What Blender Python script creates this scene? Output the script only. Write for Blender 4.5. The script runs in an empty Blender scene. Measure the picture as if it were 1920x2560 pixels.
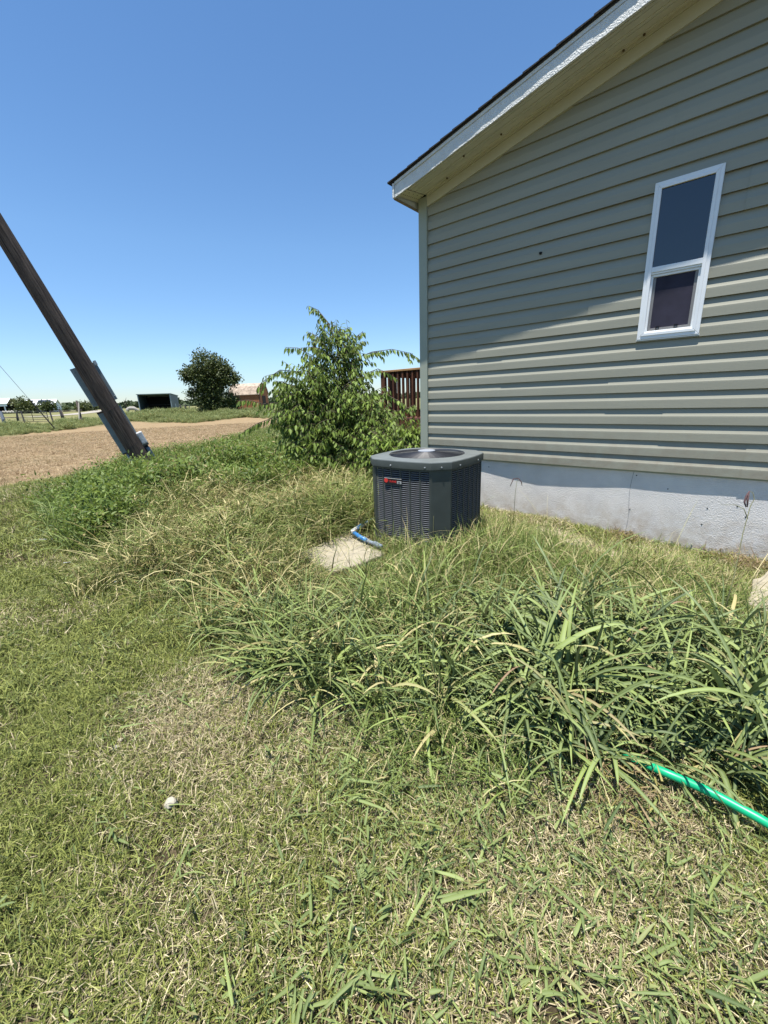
import bpy, bmesh, math, random
import numpy as np
from mathutils import Vector, Matrix, Euler
R = math.radians
rng = np.random.default_rng(7)
random.seed(7)
SC = bpy.context.scene
COL = SC.collection

# ------------------------------------------------------------------ camera, sky, sun, exposure
H = 1.5
FPX, PITCH, ROLL = 1019.95, .270138, -.034781
fw = np.array([0, math.cos(PITCH), -math.sin(PITCH)])
_up = np.array([0, math.sin(PITCH), math.cos(PITCH)]); _r = np.array([1., 0, 0])
rt = math.cos(ROLL) * _r + math.sin(ROLL) * _up
up = math.cos(ROLL) * _up - math.sin(ROLL) * _r
cam = bpy.data.cameras.new('camera'); camo = bpy.data.objects.new('camera', cam); COL.objects.link(camo)
cam.sensor_fit = 'HORIZONTAL'; cam.sensor_width = 36; cam.lens = 36 * FPX / 1920
cam.clip_start = .02; cam.clip_end = 9000
m = Matrix([[rt[i], up[i], -fw[i], 0] for i in range(3)] + [[0, 0, 0, 1]])
m.translation = (0, 0, H); camo.matrix_world = m
SC.camera = camo

TH = .861431                                    # heading of the gable wall
SUN_EL = R(77.9)
sun_dir = Vector((-math.cos(TH) * math.cos(SUN_EL), -math.sin(TH) * math.cos(SUN_EL), math.sin(SUN_EL)))
w = bpy.data.worlds.new('World'); SC.world = w; w.use_nodes = True
nt = w.node_tree; nt.nodes.clear()
sky = nt.nodes.new('ShaderNodeTexSky'); sky.sky_type = 'NISHITA'; sky.sun_disc = False
sky.sun_elevation = SUN_EL; sky.sun_rotation = math.atan2(sun_dir.x, sun_dir.y)
sky.altitude = 200; sky.air_density = 1.0; sky.dust_density = 0.0; sky.ozone_density = 2.2
bg = nt.nodes.new('ShaderNodeBackground'); bg.inputs['Strength'].default_value = .108
wo = nt.nodes.new('ShaderNodeOutputWorld')
hs = nt.nodes.new('ShaderNodeHueSaturation'); hs.inputs['Saturation'].default_value = 1.16; nt.links.new(sky.outputs[0], hs.inputs['Color'])
tcw = nt.nodes.new('ShaderNodeTexCoord'); sx = nt.nodes.new('ShaderNodeSeparateXYZ'); nt.links.new(tcw.outputs['Generated'], sx.inputs[0])
cr_ = nt.nodes.new('ShaderNodeValToRGB'); nt.links.new(sx.outputs['Z'], cr_.inputs[0]); el = cr_.color_ramp.elements     # clear blue air right down to the horizon, the same all round
el[0].position = 0; el[0].color = (.52, .60, .78, 1); el[1].position = .30; el[1].color = (1, 1, 1, 1); e_ = el.new(.09); e_.color = (.76, .82, .92, 1)
mxw = nt.nodes.new('ShaderNodeMix'); mxw.data_type = 'RGBA'; mxw.blend_type = 'MULTIPLY'; mxw.inputs[0].default_value = 1
nt.links.new(hs.outputs[0], mxw.inputs[6]); nt.links.new(cr_.outputs[0], mxw.inputs[7]); nt.links.new(mxw.outputs[2], bg.inputs[0]); nt.links.new(bg.outputs[0], wo.inputs[0])
sl = bpy.data.lights.new('sun', 'SUN'); sl.energy = 5.0; sl.angle = R(.53); sl.color = (1, .955, .89)
so = bpy.data.objects.new('sun', sl); COL.objects.link(so)
so.rotation_euler = sun_dir.to_track_quat('Z', 'Y').to_euler(); so.location = (0, 0, 30)
vs = SC.view_settings
SC.display_settings.display_device = 'sRGB'
vs.view_transform = 'Standard'; vs.look = 'None'; vs.gamma = 1; vs.exposure = .78; vs.use_curve_mapping = False
SC.cycles.max_bounces = 8; SC.cycles.transparent_max_bounces = 12

# ------------------------------------------------------------------ helpers
def ray(px, py): return (px - 960) / FPX * rt - (py - 1280) / FPX * up + fw
def gp(px, py, z=0.):                           # point where the sight line meets height z
    v = ray(px, py); t = (z - H) / v[2]; return np.array([v[0] * t, v[1] * t, z])
def dp(px, py, depth):                          # point at a distance along the view axis
    v = ray(px, py) * depth; return np.array([v[0], v[1], v[2] + H])
X_ = np.array([math.sin(TH), -math.cos(TH), 0]); Y_ = np.array([math.cos(TH), math.sin(TH), 0])
WD = 4.78669
HO = Y_ * WD; HROT = math.atan2(X_[1], X_[0])   # house frame: x along the gable to the right, y into the house
def h2w(x, y, z): return X_ * x + Y_ * y + HO + np.array([0, 0, z])
def w2h(p): q = np.asarray(p) - HO; return np.array([q @ X_, q @ Y_, p[2]])

def sm(t): t = np.clip(t, 0, 1); return t * t * (3 - 2 * t)
_perm = rng.random((64, 64))
def vnoise(x, y, s=1., o=0):                    # value noise 0..1
    x = np.asarray(x) / s + 17.3 * o + 100; y = np.asarray(y) / s + 9.1 * o + 100
    xi = np.floor(x).astype(int); yi = np.floor(y).astype(int); fx = sm(x - xi); fy = sm(y - yi)
    g = lambda a, b: _perm[a % 64, b % 64]
    return (g(xi, yi) * (1 - fx) + g(xi + 1, yi) * fx) * (1 - fy) + (g(xi, yi + 1) * (1 - fx) + g(xi + 1, yi + 1) * fx) * fy
AC = h2w(-2.376, -1.318, 0)
POLE = np.array([-5.152, 8.916, .2])
def zg(x, y):                                   # ground height
    x = np.asarray(x, float); y = np.asarray(y, float); r = np.hypot(x, y)
    z = .5 * sm((r - 28) / 37) + .4 * sm((r - 65) / 115) - .9 * sm((r - 400) / 1500)
    z = z + .2 * np.exp(-((x - POLE[0]) ** 2 + (y - POLE[1]) ** 2) / 8)
    z = z + .11 * np.exp(-((x - AC[0]) ** 2 + (y - AC[1]) ** 2) / 3)
    hx = (x - HO[0]) * X_[0] + (y - HO[1]) * X_[1]; hy = (x - HO[0]) * Y_[0] + (y - HO[1]) * Y_[1]
    z = z - .055 * np.exp(-(hy + .05) ** 2 / .25) * sm((hx + 1.6) / 1.2) * sm((4 - hx) / 2)
    return z + .035 * (vnoise(x, y, 1.1) - .5) * np.exp(-r / 25)

class MB:
    def __init__(s): s.v = []; s.f = []
    def add(s, vs, fs):
        n = len(s.v); s.v += [tuple(map(float, p)) for p in vs]; s.f += [tuple(i + n for i in f) for f in fs]; return s
    def box(s, x0, x1, y0, y1, z0, z1, M=None):
        vs = [(x, y, z) for x in (x0, x1) for y in (y0, y1) for z in (z0, z1)]
        if M is not None: vs = [M @ Vector(p) for p in vs]
        return s.add(vs, [(0, 1, 3, 2), (4, 6, 7, 5), (0, 4, 5, 1), (2, 3, 7, 6), (0, 2, 6, 4), (1, 5, 7, 3)])
    def bar(s, p, q, w, h, side=(0, 0, 1)):     # a beam of w x h from p to q
        p = Vector(p); q = Vector(q); d = (q - p).normalized(); a = d.cross(Vector(side))
        if a.length < 1e-4: a = d.cross(Vector((1, 0, 0)))
        a.normalize(); b = a.cross(d).normalized(); a = a * w / 2; b = b * h / 2
        vs = [o + sa * a + sb * b for o in (p, q) for sa, sb in ((-1, -1), (1, -1), (1, 1), (-1, 1))]
        return s.add(vs, [(0, 3, 2, 1), (4, 5, 6, 7), (0, 1, 5, 4), (1, 2, 6, 5), (2, 3, 7, 6), (3, 0, 4, 7)])
    def tube(s, pts, rad, n=8, cap=True):
        pts = [Vector(p) for p in pts]; rad = [rad] * len(pts) if np.isscalar(rad) else list(rad)
        vs = []; fs = []; prev = None
        for i, p in enumerate(pts):
            d = (pts[min(i + 1, len(pts) - 1)] - pts[max(i - 1, 0)]).normalized()
            if prev is None:
                a = d.cross(Vector((0, 0, 1)))
                if a.length < 1e-3: a = d.cross(Vector((1, 0, 0)))
            else: a = prev - d * prev.dot(d)
            a.normalize(); prev = a; b = d.cross(a)
            for k in range(n):
                t = 2 * math.pi * k / n; vs.append(p + (a * math.cos(t) + b * math.sin(t)) * rad[i])
        for i in range(len(pts) - 1):
            for k in range(n): fs.append((i * n + k, i * n + (k + 1) % n, (i + 1) * n + (k + 1) % n, (i + 1) * n + k))
        if cap: fs += [tuple(range(n - 1, -1, -1)), tuple(range((len(pts) - 1) * n, len(pts) * n))]
        return s.add(vs, fs)
    def prism(s, poly, d):                      # polygon (3d points) pushed along d
        n = len(poly); a = [Vector(p) for p in poly]; d = Vector(d)
        return s.add(a + [p + d for p in a], [tuple(range(n))[::-1], tuple(range(n, 2 * n))] + [(i, (i + 1) % n, n + (i + 1) % n, n + i) for i in range(n)])
    def ico(s, c, r, sub=2, jit=0., sq=(1, 1, 1), seed=0):
        bm = bmesh.new(); bmesh.ops.create_icosphere(bm, subdivisions=sub, radius=1); rg = np.random.default_rng(seed)
        vs = []
        for v in bm.verts:
            k = r * (1 + jit * (rg.random() - .5)); vs.append((c[0] + v.co.x * k * sq[0], c[1] + v.co.y * k * sq[1], c[2] + v.co.z * k * sq[2]))
        fs = [tuple(v.index for v in f.verts) for f in bm.faces]; bm.free(); return s.add(vs, fs)
    def mesh(s, name, smooth=False):
        me = bpy.data.meshes.new(name); me.from_pydata(s.v, [], s.f); me.update()
        if smooth: me.shade_smooth()
        return me
    def build(s, name, mat, parent=None, smooth=False, bevel=0, **kw):
        me = s.mesh(name, smooth); return link(name, me, mat, parent, bevel, **kw)
def link(name, me, mat, parent=None, bevel=0, **kw):
    o = bpy.data.objects.new(name, me); COL.objects.link(o)
    if mat is not None and not me.materials: me.materials.append(mat)
    if parent is not None: o.parent = parent
    if bevel:
        b = o.modifiers.new('bevel', 'BEVEL'); b.width = bevel; b.segments = 2; b.limit_method = 'ANGLE'
    return tag(o, **kw)
def tag(o, label=None, cat=None, group=None, kind=None):
    if label: o['label'] = label
    if cat: o['category'] = cat
    if group: o['group'] = group
    if kind: o['kind'] = kind
    return o
def thing(name, loc, label, cat, rz=0, group=None):
    o = bpy.data.objects.new(name, None); COL.objects.link(o); o.location = loc; o.rotation_euler = (0, 0, rz)
    o.empty_display_size = .1
    return tag(o, label, cat, group)

# ------------------------------------------------------------------ materials
def N(nt, t, **kw):
    n = nt.nodes.new('ShaderNode' + t)
    for k, v in kw.items(): setattr(n, k, v)
    return n
def mat(name, col, rough=.6, spec=.4, metal=0, var=.0, scale=8, bump=0, bscale=60, stretch=None, col2=None, detail=6, ior=None, coords='Object'):
    M = bpy.data.materials.new(name); M.use_nodes = True; nt = M.node_tree; P = nt.nodes['Principled BSDF']; L = nt.links.new
    P.inputs['Base Color'].default_value = (*col, 1); P.inputs['Roughness'].default_value = rough
    P.inputs['Specular IOR Level'].default_value = spec; P.inputs['Metallic'].default_value = metal
    if ior: P.inputs['IOR'].default_value = ior
    tc = N(nt, 'TexCoord'); mp = N(nt, 'Mapping'); L(tc.outputs[coords], mp.inputs[0])
    if stretch: mp.inputs['Scale'].default_value = stretch
    if var or col2:
        no = N(nt, 'TexNoise'); no.inputs['Scale'].default_value = scale; no.inputs['Detail'].default_value = detail; L(mp.outputs[0], no.inputs[0])
        mx = N(nt, 'Mix', data_type='RGBA'); rp = N(nt, 'MapRange'); rp.inputs[1].default_value = .3; rp.inputs[2].default_value = .7
        L(no.outputs[0], rp.inputs[0]); L(rp.outputs[0], mx.inputs[0])
        c2 = col2 or tuple(c * (1 - var) for c in col); c1 = col if col2 else tuple(min(1, c * (1 + var)) for c in col)
        mx.inputs[6].default_value = (*c1, 1); mx.inputs[7].default_value = (*c2, 1); L(mx.outputs[2], P.inputs['Base Color'])
    if bump:
        nb = N(nt, 'TexNoise'); nb.inputs['Scale'].default_value = bscale; nb.inputs['Detail'].default_value = 5; L(mp.outputs[0], nb.inputs[0])
        b = N(nt, 'Bump'); b.inputs['Strength'].default_value = bump; b.inputs['Distance'].default_value = .01
        L(nb.outputs[0], b.inputs['Height']); L(b.outputs[0], P.inputs['Normal'])
    return M
def blade_mat(name, greens, straw, rough=.5, trans=.3, spec=.35, vein=0.):
    """colour attribute bl: r = shade within the greens, g = dryness threshold, b = vein;  dry = per-instance dryness"""
    M = bpy.data.materials.new(name); M.use_nodes = True; nt = M.node_tree; L = nt.links.new; P = nt.nodes['Principled BSDF']; out = nt.nodes['Material Output']
    a = N(nt, 'Attribute', attribute_name='bl', attribute_type='GEOMETRY'); sp = N(nt, 'SeparateColor'); L(a.outputs['Color'], sp.inputs[0])
    dr = N(nt, 'Attribute', attribute_name='dry', attribute_type='INSTANCER')
    g = N(nt, 'Mix', data_type='RGBA'); g.inputs[6].default_value = (*greens[0], 1); g.inputs[7].default_value = (*greens[1], 1); L(sp.outputs[0], g.inputs[0])
    s = N(nt, 'Mix', data_type='RGBA'); s.inputs[6].default_value = (*straw[0], 1); s.inputs[7].default_value = (*straw[1], 1); L(sp.outputs[0], s.inputs[0])
    lt = N(nt, 'MapRange'); sb = N(nt, 'Math', operation='SUBTRACT'); L(dr.outputs['Fac'], sb.inputs[0]); L(sp.outputs[1], sb.inputs[1])
    lt.inputs[1].default_value = -.06; lt.inputs[2].default_value = .06; L(sb.outputs[0], lt.inputs[0])
    mx = N(nt, 'Mix', data_type='RGBA'); L(lt.outputs[0], mx.inputs[0]); L(g.outputs[2], mx.inputs[6]); L(s.outputs[2], mx.inputs[7])
    src = mx.outputs[2]
    if vein:
        v = N(nt, 'Mix', data_type='RGBA'); v.inputs[7].default_value = (.30, .36, .20, 1); mu = N(nt, 'Math', operation='MULTIPLY'); mu.inputs[1].default_value = vein
        L(sp.outputs[2], mu.inputs[0]); L(mu.outputs[0], v.inputs[0]); L(src, v.inputs[6]); src = v.outputs[2]
    L(src, P.inputs['Base Color']); P.inputs['Roughness'].default_value = rough; P.inputs['Specular IOR Level'].default_value = spec
    tr = N(nt, 'BsdfTranslucent'); hs = N(nt, 'HueSaturation'); hs.inputs['Hue'].default_value = .485; hs.inputs['Value'].default_value = 1.3; L(src, hs.inputs['Color']); L(hs.outputs[0], tr.inputs[0])
    ms = N(nt, 'MixShader'); ms.inputs[0].default_value = trans; L(P.outputs[0], ms.inputs[1]); L(tr.outputs[0], ms.inputs[2]); L(ms.outputs[0], out.inputs[0])
    return M

SAGE = (.288, .284, .224)
M_siding = mat('siding_vinyl', SAGE, .55, .3, var=.05, scale=1.5, stretch=(.6, 1, 6), bump=.06, bscale=40)
M_sagetrim = mat('corner_vinyl', (.30, .325, .26), .5, .35, var=.04, scale=3)
M_frieze = mat('frieze_vinyl', (.50, .49, .38), .5, .35, var=.04, scale=3)
M_soffit = mat('soffit_vinyl', (.60, .585, .50), .6, .3, var=.08, scale=5, stretch=(1, 4, 1))
M_fascia = mat('fascia_metal', (.60, .61, .58), .5, .4, var=.06, scale=14, bump=.9, bscale=85)
M_shingle = mat('shingle', (.035, .033, .032), .9, .2, var=.35, scale=60, bump=.6, bscale=200)
M_found = mat('foundation_stucco', (.72, .69, .65), .9, .2, var=.06, scale=5, bump=.8, bscale=130, col2=(.62, .60, .575))
def splash(M, z0, z1, col):                     # soil splashed up from the ground, ragged
    nt = M.node_tree; L = nt.links.new; P = nt.nodes['Principled BSDF']; src = P.inputs['Base Color'].links[0].from_socket
    tc = N(nt, 'TexCoord'); sx = N(nt, 'SeparateXYZ'); L(tc.outputs['Object'], sx.inputs[0]); mr = N(nt, 'MapRange'); mr.inputs[1].default_value = z0; mr.inputs[2].default_value = z1; L(sx.outputs['Z'], mr.inputs[0])
    no = N(nt, 'TexNoise'); no.inputs['Scale'].default_value = 9; no.inputs['Detail'].default_value = 8; no.inputs['Roughness'].default_value = .7; L(tc.outputs['Object'], no.inputs[0])
    m2 = N(nt, 'MapRange'); m2.inputs[1].default_value = .38; m2.inputs[2].default_value = .68; L(no.outputs[0], m2.inputs[0])
    mu = N(nt, 'Math', operation='MULTIPLY'); L(mr.outputs[0], mu.inputs[0]); L(m2.outputs[0], mu.inputs[1]); mx = N(nt, 'Mix', data_type='RGBA'); mx.inputs[7].default_value = (*col, 1)
    L(mu.outputs[0], mx.inputs[0]); L(src, mx.inputs[6]); L(mx.outputs[2], P.inputs['Base Color'])
splash(M_found, .42, .0, (.40, .32, .23)); splash(M_siding, 1.25, .65, (.24, .21, .16))
M_dark = mat('dark_hole', (.02, .02, .02), .9, .1)
M_white = mat('white_vinyl', (.74, .76, .76), .35, .5, var=.03, scale=6)
M_glass = mat('window_glass', (.006, .008, .014), .02, .5, ior=1.75)
M_screen = mat('insect_screen', (.030, .028, .045), .75, .25, var=.25, scale=6)
M_grey = mat('screen_frame', (.20, .195, .19), .5, .4)
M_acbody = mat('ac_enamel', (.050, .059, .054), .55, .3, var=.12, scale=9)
M_acsunlit = mat('ac_enamel_sunlit', (.14, .155, .15), .5, .35, var=.10, scale=7, bump=.05, bscale=30)  # cabinet enamel coloured lighter, imitating sun on the top of the rim
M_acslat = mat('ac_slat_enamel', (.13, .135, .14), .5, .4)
M_fan = mat('fan_black', (.012, .013, .016), .8, .15)
M_acdark = mat('ac_coil', (.008, .008, .009), .7, .2)
M_wire = mat('guard_wire', (.028, .03, .036), .5, .4)
M_hub = mat('guard_hub', (.30, .32, .35), .45, .5)
M_red = mat('red_badge', (.62, .035, .03), .4, .5)
M_silver = mat('silver_badge', (.5, .5, .5), .35, .5, metal=.3)
M_black = mat('black_badge', (.012, .014, .022), .3, .5)
M_steel = mat('galvanised', (.35, .37, .38), .4, .5, metal=.7)
M_concrete = mat('concrete', (.42, .40, .36), .9, .2, var=.15, scale=12, bump=.5, bscale=80)
M_stone = mat('pale_slab', (.33, .295, .215), .9, .2, var=.10, scale=7, bump=.2, bscale=90)
M_rock = mat('limestone', (.38, .355, .28), .9, .2, var=.15, scale=30, bump=.6, bscale=60)
M_blue = mat('blue_pvc', (.03, .19, .46), .35, .5, var=.1, scale=20)
M_bluegrey = mat('weathered_pvc', (.20, .24, .30), .6, .4, var=.3, scale=40)
M_whitepvc = mat('white_pvc', (.7, .7, .68), .4, .5)
M_hose = mat('green_hose', (.004, .37, .165), .38, .5, var=.05, scale=30)
M_pole = mat('pole_wood', (.125, .095, .075), .85, .2, scale=5, stretch=(9, 9, .55), col2=(.028, .021, .018), bump=1.0, bscale=9, detail=9)
M_panel = mat('grey_box_paint', (.20, .24, .25), .5, .4, var=.12, scale=8)
M_boxwhite = mat('weathered_cover', (.55, .56, .57), .55, .4, var=.25, scale=25)
M_tape = mat('wrapped_conduit', (.17, .20, .23), .6, .4, var=.4, scale=30, bump=.5, bscale=40)
M_deck = mat('stained_wood', (.155, .062, .03), .7, .3, scale=7, stretch=(3, 3, .6), col2=(.065, .028, .016))
M_decktop = mat('stained_rail', (.40, .23, .10), .7, .3, scale=7, var=.2)
M_bark = mat('bush_bark', (.12, .095, .07), .85, .2, var=.3, scale=30)
M_trunk = mat('tree_bark', (.07, .055, .045), .9, .2, var=.3, scale=6)
M_shedwall = mat('shed_boards', (.34, .145, .075), .8, .2, var=.16, scale=3, stretch=(6, 6, .5))
M_shedtrim = mat('shed_trim', (.06, .045, .04), .8, .2)
M_shedroof = mat('shed_roof', (.40, .32, .25), .9, .2, var=.35, scale=3)
M_shelter = mat('shelter_steel', (.055, .085, .105), .55, .4, var=.1, scale=2)
M_sheltertrim = mat('shelter_trim', (.22, .28, .30), .5, .4)
M_darkin = mat('dark_interior', (.02, .02, .02), .9, .1)
M_post = mat('fence_wood', (.12, .095, .08), .9, .2, var=.3, scale=8)
M_tpost = mat('fence_steel', (.03, .028, .028), .7, .3)
M_bluepost = mat('blue_grey_post', (.13, .15, .18), .8, .2)
M_gate = mat('gate_steel', (.05, .045, .042), .6, .4)
M_horse = mat('horse_coat', (.36, .33, .29), .8, .2, var=.18, scale=3)
M_barnroof = mat('white_roof', (.80, .82, .82), .45, .4)
M_hwall = mat('white_wall', (.62, .68, .70), .7, .3)
M_hroof = mat('white_metal_roof', (.76, .78, .78), .4, .4)
M_solar = mat('solar_panel', (.012, .014, .022), .25, .5)
M_gravel = mat('pale_gravel', (.33, .30, .25), .95, .1, var=.1, scale=1)
M_teal = mat('teal_plastic', (.02, .42, .40), .4, .5)
M_seed = mat('seed_stalk', (.20, .20, .10), .7, .2, var=.3, scale=60)
M_seedhead = mat('seed_head', (.10, .06, .06), .8, .2, var=.4, scale=90)

# ------------------------------------------------------------------ ground
def in_poly(x, y, poly):
    x = np.asarray(x); y = np.asarray(y); ins = np.zeros(x.shape, bool); n = len(poly); j = n - 1
    for i in range(n):
        xi, yi = poly[i][:2]; xj, yj = poly[j][:2]
        c = ((yi > y) != (yj > y)) & (x < (xj - xi) * (y - yi) / (yj - yi + 1e-12) + xi)
        ins ^= c; j = i
    return ins
def pp(*pts, z=.02): return [gp(a, b, z)[:2] for a, b in pts]
P_FIELD = pp((-900, 1130), (-300, 1100), (0, 1094), (170, 1073), (330, 1060), (480, 1058), (640, 1044), (720, 1050), (700, 1085), (600, 1110), (480, 1135), (330, 1170), (150, 1208), (-100, 1250), (-900, 1330))
P_WEED = pp((900, 1100), (920, 1200), (700, 1250), (480, 1262), (360, 1330), (260, 1390), (190, 1370), (165, 1300), (215, 1230), (330, 1165), (430, 1150), (560, 1110), (640, 1080), (760, 1080), z=.1)
P_DRY = pp((340, 1320), (480, 1250), (700, 1235), (930, 1210), (945, 1350), (860, 1400), (760, 1450), (640, 1540), (520, 1530), (430, 1480), (330, 1425), (285, 1380), z=.1)
P_FINE = pp((925, 1345), (1200, 1290), (1320, 1310), (1420, 1352), (1560, 1385), (1700, 1378), (1850, 1412), (1925, 1465), (1925, 1750), (1500, 1800), (1000, 1800), (700, 1720), (620, 1560), (760, 1440), (860, 1400), z=.06)
P_CLUMP = pp((1130, 1600), (1250, 1560), (1500, 1560), (1750, 1600), (1960, 1640), (2050, 1800), (1960, 1935), (1640, 1905), (1380, 1900), (1200, 1870), (1080, 1810), (1085, 1740), z=.02)
P_MID = pp((600, 1600), (680, 1555), (860, 1560), (960, 1600), (960, 1740), (840, 1760), (660, 1735), (610, 1690), z=.02)
P_MID3 = pp((430, 1480), (560, 1440), (760, 1440), (1000, 1450), (1180, 1490), (1180, 1580), (900, 1600), (620, 1620), (500, 1580), z=.02)
P_MID2 = pp((900, 1560), (1180, 1520), (1200, 1780), (1060, 1850), (930, 1800), z=.02)
P_BARE = pp((1325, 1318), (1440, 1332), (1560, 1372), (1640, 1400), (1560, 1412), (1430, 1385), (1340, 1350), z=.05)
P_BROWN = pp((1480, 1880), (1600, 1880), (1800, 1975), (1830, 2035), (1700, 2080), (1500, 2050), (1440, 1980), z=.0)

def dryness(x, y):                               # 0 green .. 1 straw, of the mown grass
    x = np.asarray(x, float); y = np.asarray(y, float); r = np.hypot(x, y)
    d = .21 - .10 * sm((-x - .6) / 1.2) + .80 * (vnoise(x, y, .9, 1) - .5) + .40 * (vnoise(x, y, .33, 2) - .5) + .3 * (vnoise(x, y, 2.6, 6) - .5)
    g = gp(330, 1700); d = d - .25 * np.exp(-((x - gp(200, 1760)[0]) ** 2 + (y - gp(200, 1760)[1]) ** 2) / .35) - .25 * np.exp(-((x - gp(60, 1650)[0]) ** 2 + (y - gp(60, 1650)[1]) ** 2) / .3)
    d = d + .35 * np.exp(-((x - gp(380, 1780)[0]) ** 2 + (y - gp(380, 1780)[1]) ** 2) / .12) + .3 * np.exp(-((x - gp(230, 1530)[0]) ** 2 + (y - gp(230, 1530)[1]) ** 2) / .12)
    d = d + .10 * sm((1.25 - y) / .6) + .12 * sm((r - 6) / 5)
    f = in_poly(x, y, P_FIELD); d = np.where(f, .93 + .3 * (vnoise(x, y, 2.2, 3) - .5), d)
    return np.clip(d, .03, .98)

def make_ground():
    na = 240; rs = [0.02]; r = .25
    while r < 30: rs.append(r); r *= 1.035 if r > 3 else 1.05
    while r < 4500: rs.append(r); r *= 1.1
    rs = np.array(rs); an = np.linspace(0, 2 * math.pi, na, endpoint=False)
    x = np.outer(rs, np.cos(an)).ravel(); y = np.outer(rs, np.sin(an)).ravel(); z = zg(x, y)
    nr = len(rs); fs = [(i * na + k, i * na + (k + 1) % na, (i + 1) * na + (k + 1) % na, (i + 1) * na + k) for i in range(nr - 1) for k in range(na)]
    fs.append(tuple(range(na))[::-1])
    me = bpy.data.meshes.new('ground'); me.from_pydata(np.stack([x, y, z], 1).tolist(), [], fs); me.shade_smooth()
    rr = np.hypot(x, y)
    field = in_poly(x, y, P_FIELD).astype(float)
    bare = in_poly(x, y, P_BARE).astype(float)
    far = sm((rr - 22) / 12) * (1 - field)
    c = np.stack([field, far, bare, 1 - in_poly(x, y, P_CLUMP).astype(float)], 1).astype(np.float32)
    at = me.color_attributes.new('zone', 'FLOAT_COLOR', 'POINT'); at.data.foreach_set('color', c.ravel())
    M = bpy.data.materials.new('ground_soil'); M.use_nodes = True; nt = M.node_tree; L = nt.links.new; P = nt.nodes['Principled BSDF']
    P.inputs['Roughness'].default_value = .95; P.inputs['Specular IOR Level'].default_value = .1
    tc = N(nt, 'TexCoord'); a = N(nt, 'Attribute', attribute_name='zone'); sp = N(nt, 'SeparateColor'); L(a.outputs['Color'], sp.inputs[0])
    def noise(s, d=6, rough=.6):
        n = N(nt, 'TexNoise'); n.inputs['Scale'].default_value = s; n.inputs['Detail'].default_value = d; n.inputs['Roughness'].default_value = rough; L(tc.outputs['Object'], n.inputs[0])
        k = N(nt, 'MapRange'); k.inputs[1].default_value = .32; k.inputs[2].default_value = .68; L(n.outputs[0], k.inputs[0]); return k.outputs[0]
    def mix(f, c1, c2):
        n = N(nt, 'Mix', data_type='RGBA')
        (L(f, n.inputs[0]) if not np.isscalar(f) else n.inputs[0].__setattr__('default_value', f))
        for i, c in ((6, c1), (7, c2)):
            if isinstance(c, tuple): n.inputs[i].default_value = (*c, 1)
            else: L(c, n.inputs[i])
        return n.outputs[2]
    n1, n2, n3, n4 = noise(22, 8), noise(1.6), noise(.05, 8), noise(160, 4)
    thatch = mix(n1, (.05, .038, .022), (.17, .13, .08)); thatch = mix(n4, thatch, mix(n1, (.035, .03, .016), (.11, .09, .05)))
    fieldc = mix(n2, mix(n1, (.29, .195, .105), (.41, .295, .165)), mix(n1, (.22, .14, .075), (.35, .24, .13)))
    fieldc = mix(n4, fieldc, mix(n1, (.20, .15, .085), (.34, .27, .16)))
    farc = mix(n3, (.20, .19, .085), (.15, .17, .065)); farc = mix(n2, farc, mix(n3, (.25, .21, .10), (.16, .17, .07)))
    barec = mix(n1, (.36, .29, .19), (.58, .50, .37))
    c = mix(sp.outputs[0], thatch, fieldc); c = mix(sp.outputs[1], c, farc); c = mix(sp.outputs[2], c, barec); c = mix(a.outputs['Alpha'], mix(n1, (.03, .025, .014), (.08, .062, .035)), c)  # soil below the broad clump coloured darker, standing in for deep shade
    L(c, P.inputs['Base Color'])
    b = N(nt, 'Bump'); b.inputs['Strength'].default_value = .8; b.inputs['Distance'].default_value = .03; L(n1, b.inputs['Height']); L(b.outputs[0], P.inputs['Normal'])
    link('ground', me, M, kind='structure')
make_ground()

# pale gravel drive winding past the white house
def strip(name, ctr, wid, mt, dz=.05):
    mb = MB(); n = len(ctr)
    for i, (x, y) in enumerate(ctr):
        a = np.array(ctr[min(i + 1, n - 1)]) - np.array(ctr[max(i - 1, 0)]); a = a / np.hypot(*a); t = np.array([-a[1], a[0]]) * wid / 2
        for s in (-1, 1):
            q = np.array([x, y]) + s * t; mb.v.append((q[0], q[1], float(zg(q[0], q[1])) + dz))
    mb.f = [(2 * i, 2 * i + 1, 2 * i + 3, 2 * i + 2) for i in range(n - 1)]
    return mb.build(name, mt, kind='structure')
_c = [gp(px, py, zz)[:2] for px, py, zz in ((-260, 1051, .6), (-40, 1046.5, .6), (40, 1043, .62), (100, 1040.5, .64), (160, 1037, .66), (205, 1033, .70), (236, 1030, .74), (252, 1027.5, .78), (240, 1026.2, .82), (200, 1026.4, .85), (120, 1030.0, .85))]
_cc = []
for i in range(len(_c) - 1):
    for t in np.linspace(0, 1, 8, endpoint=False): _cc.append(tuple(_c[i] * (1 - t) + _c[i + 1] * t))
strip('driveway', _cc, 4.5, M_gravel)

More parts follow.
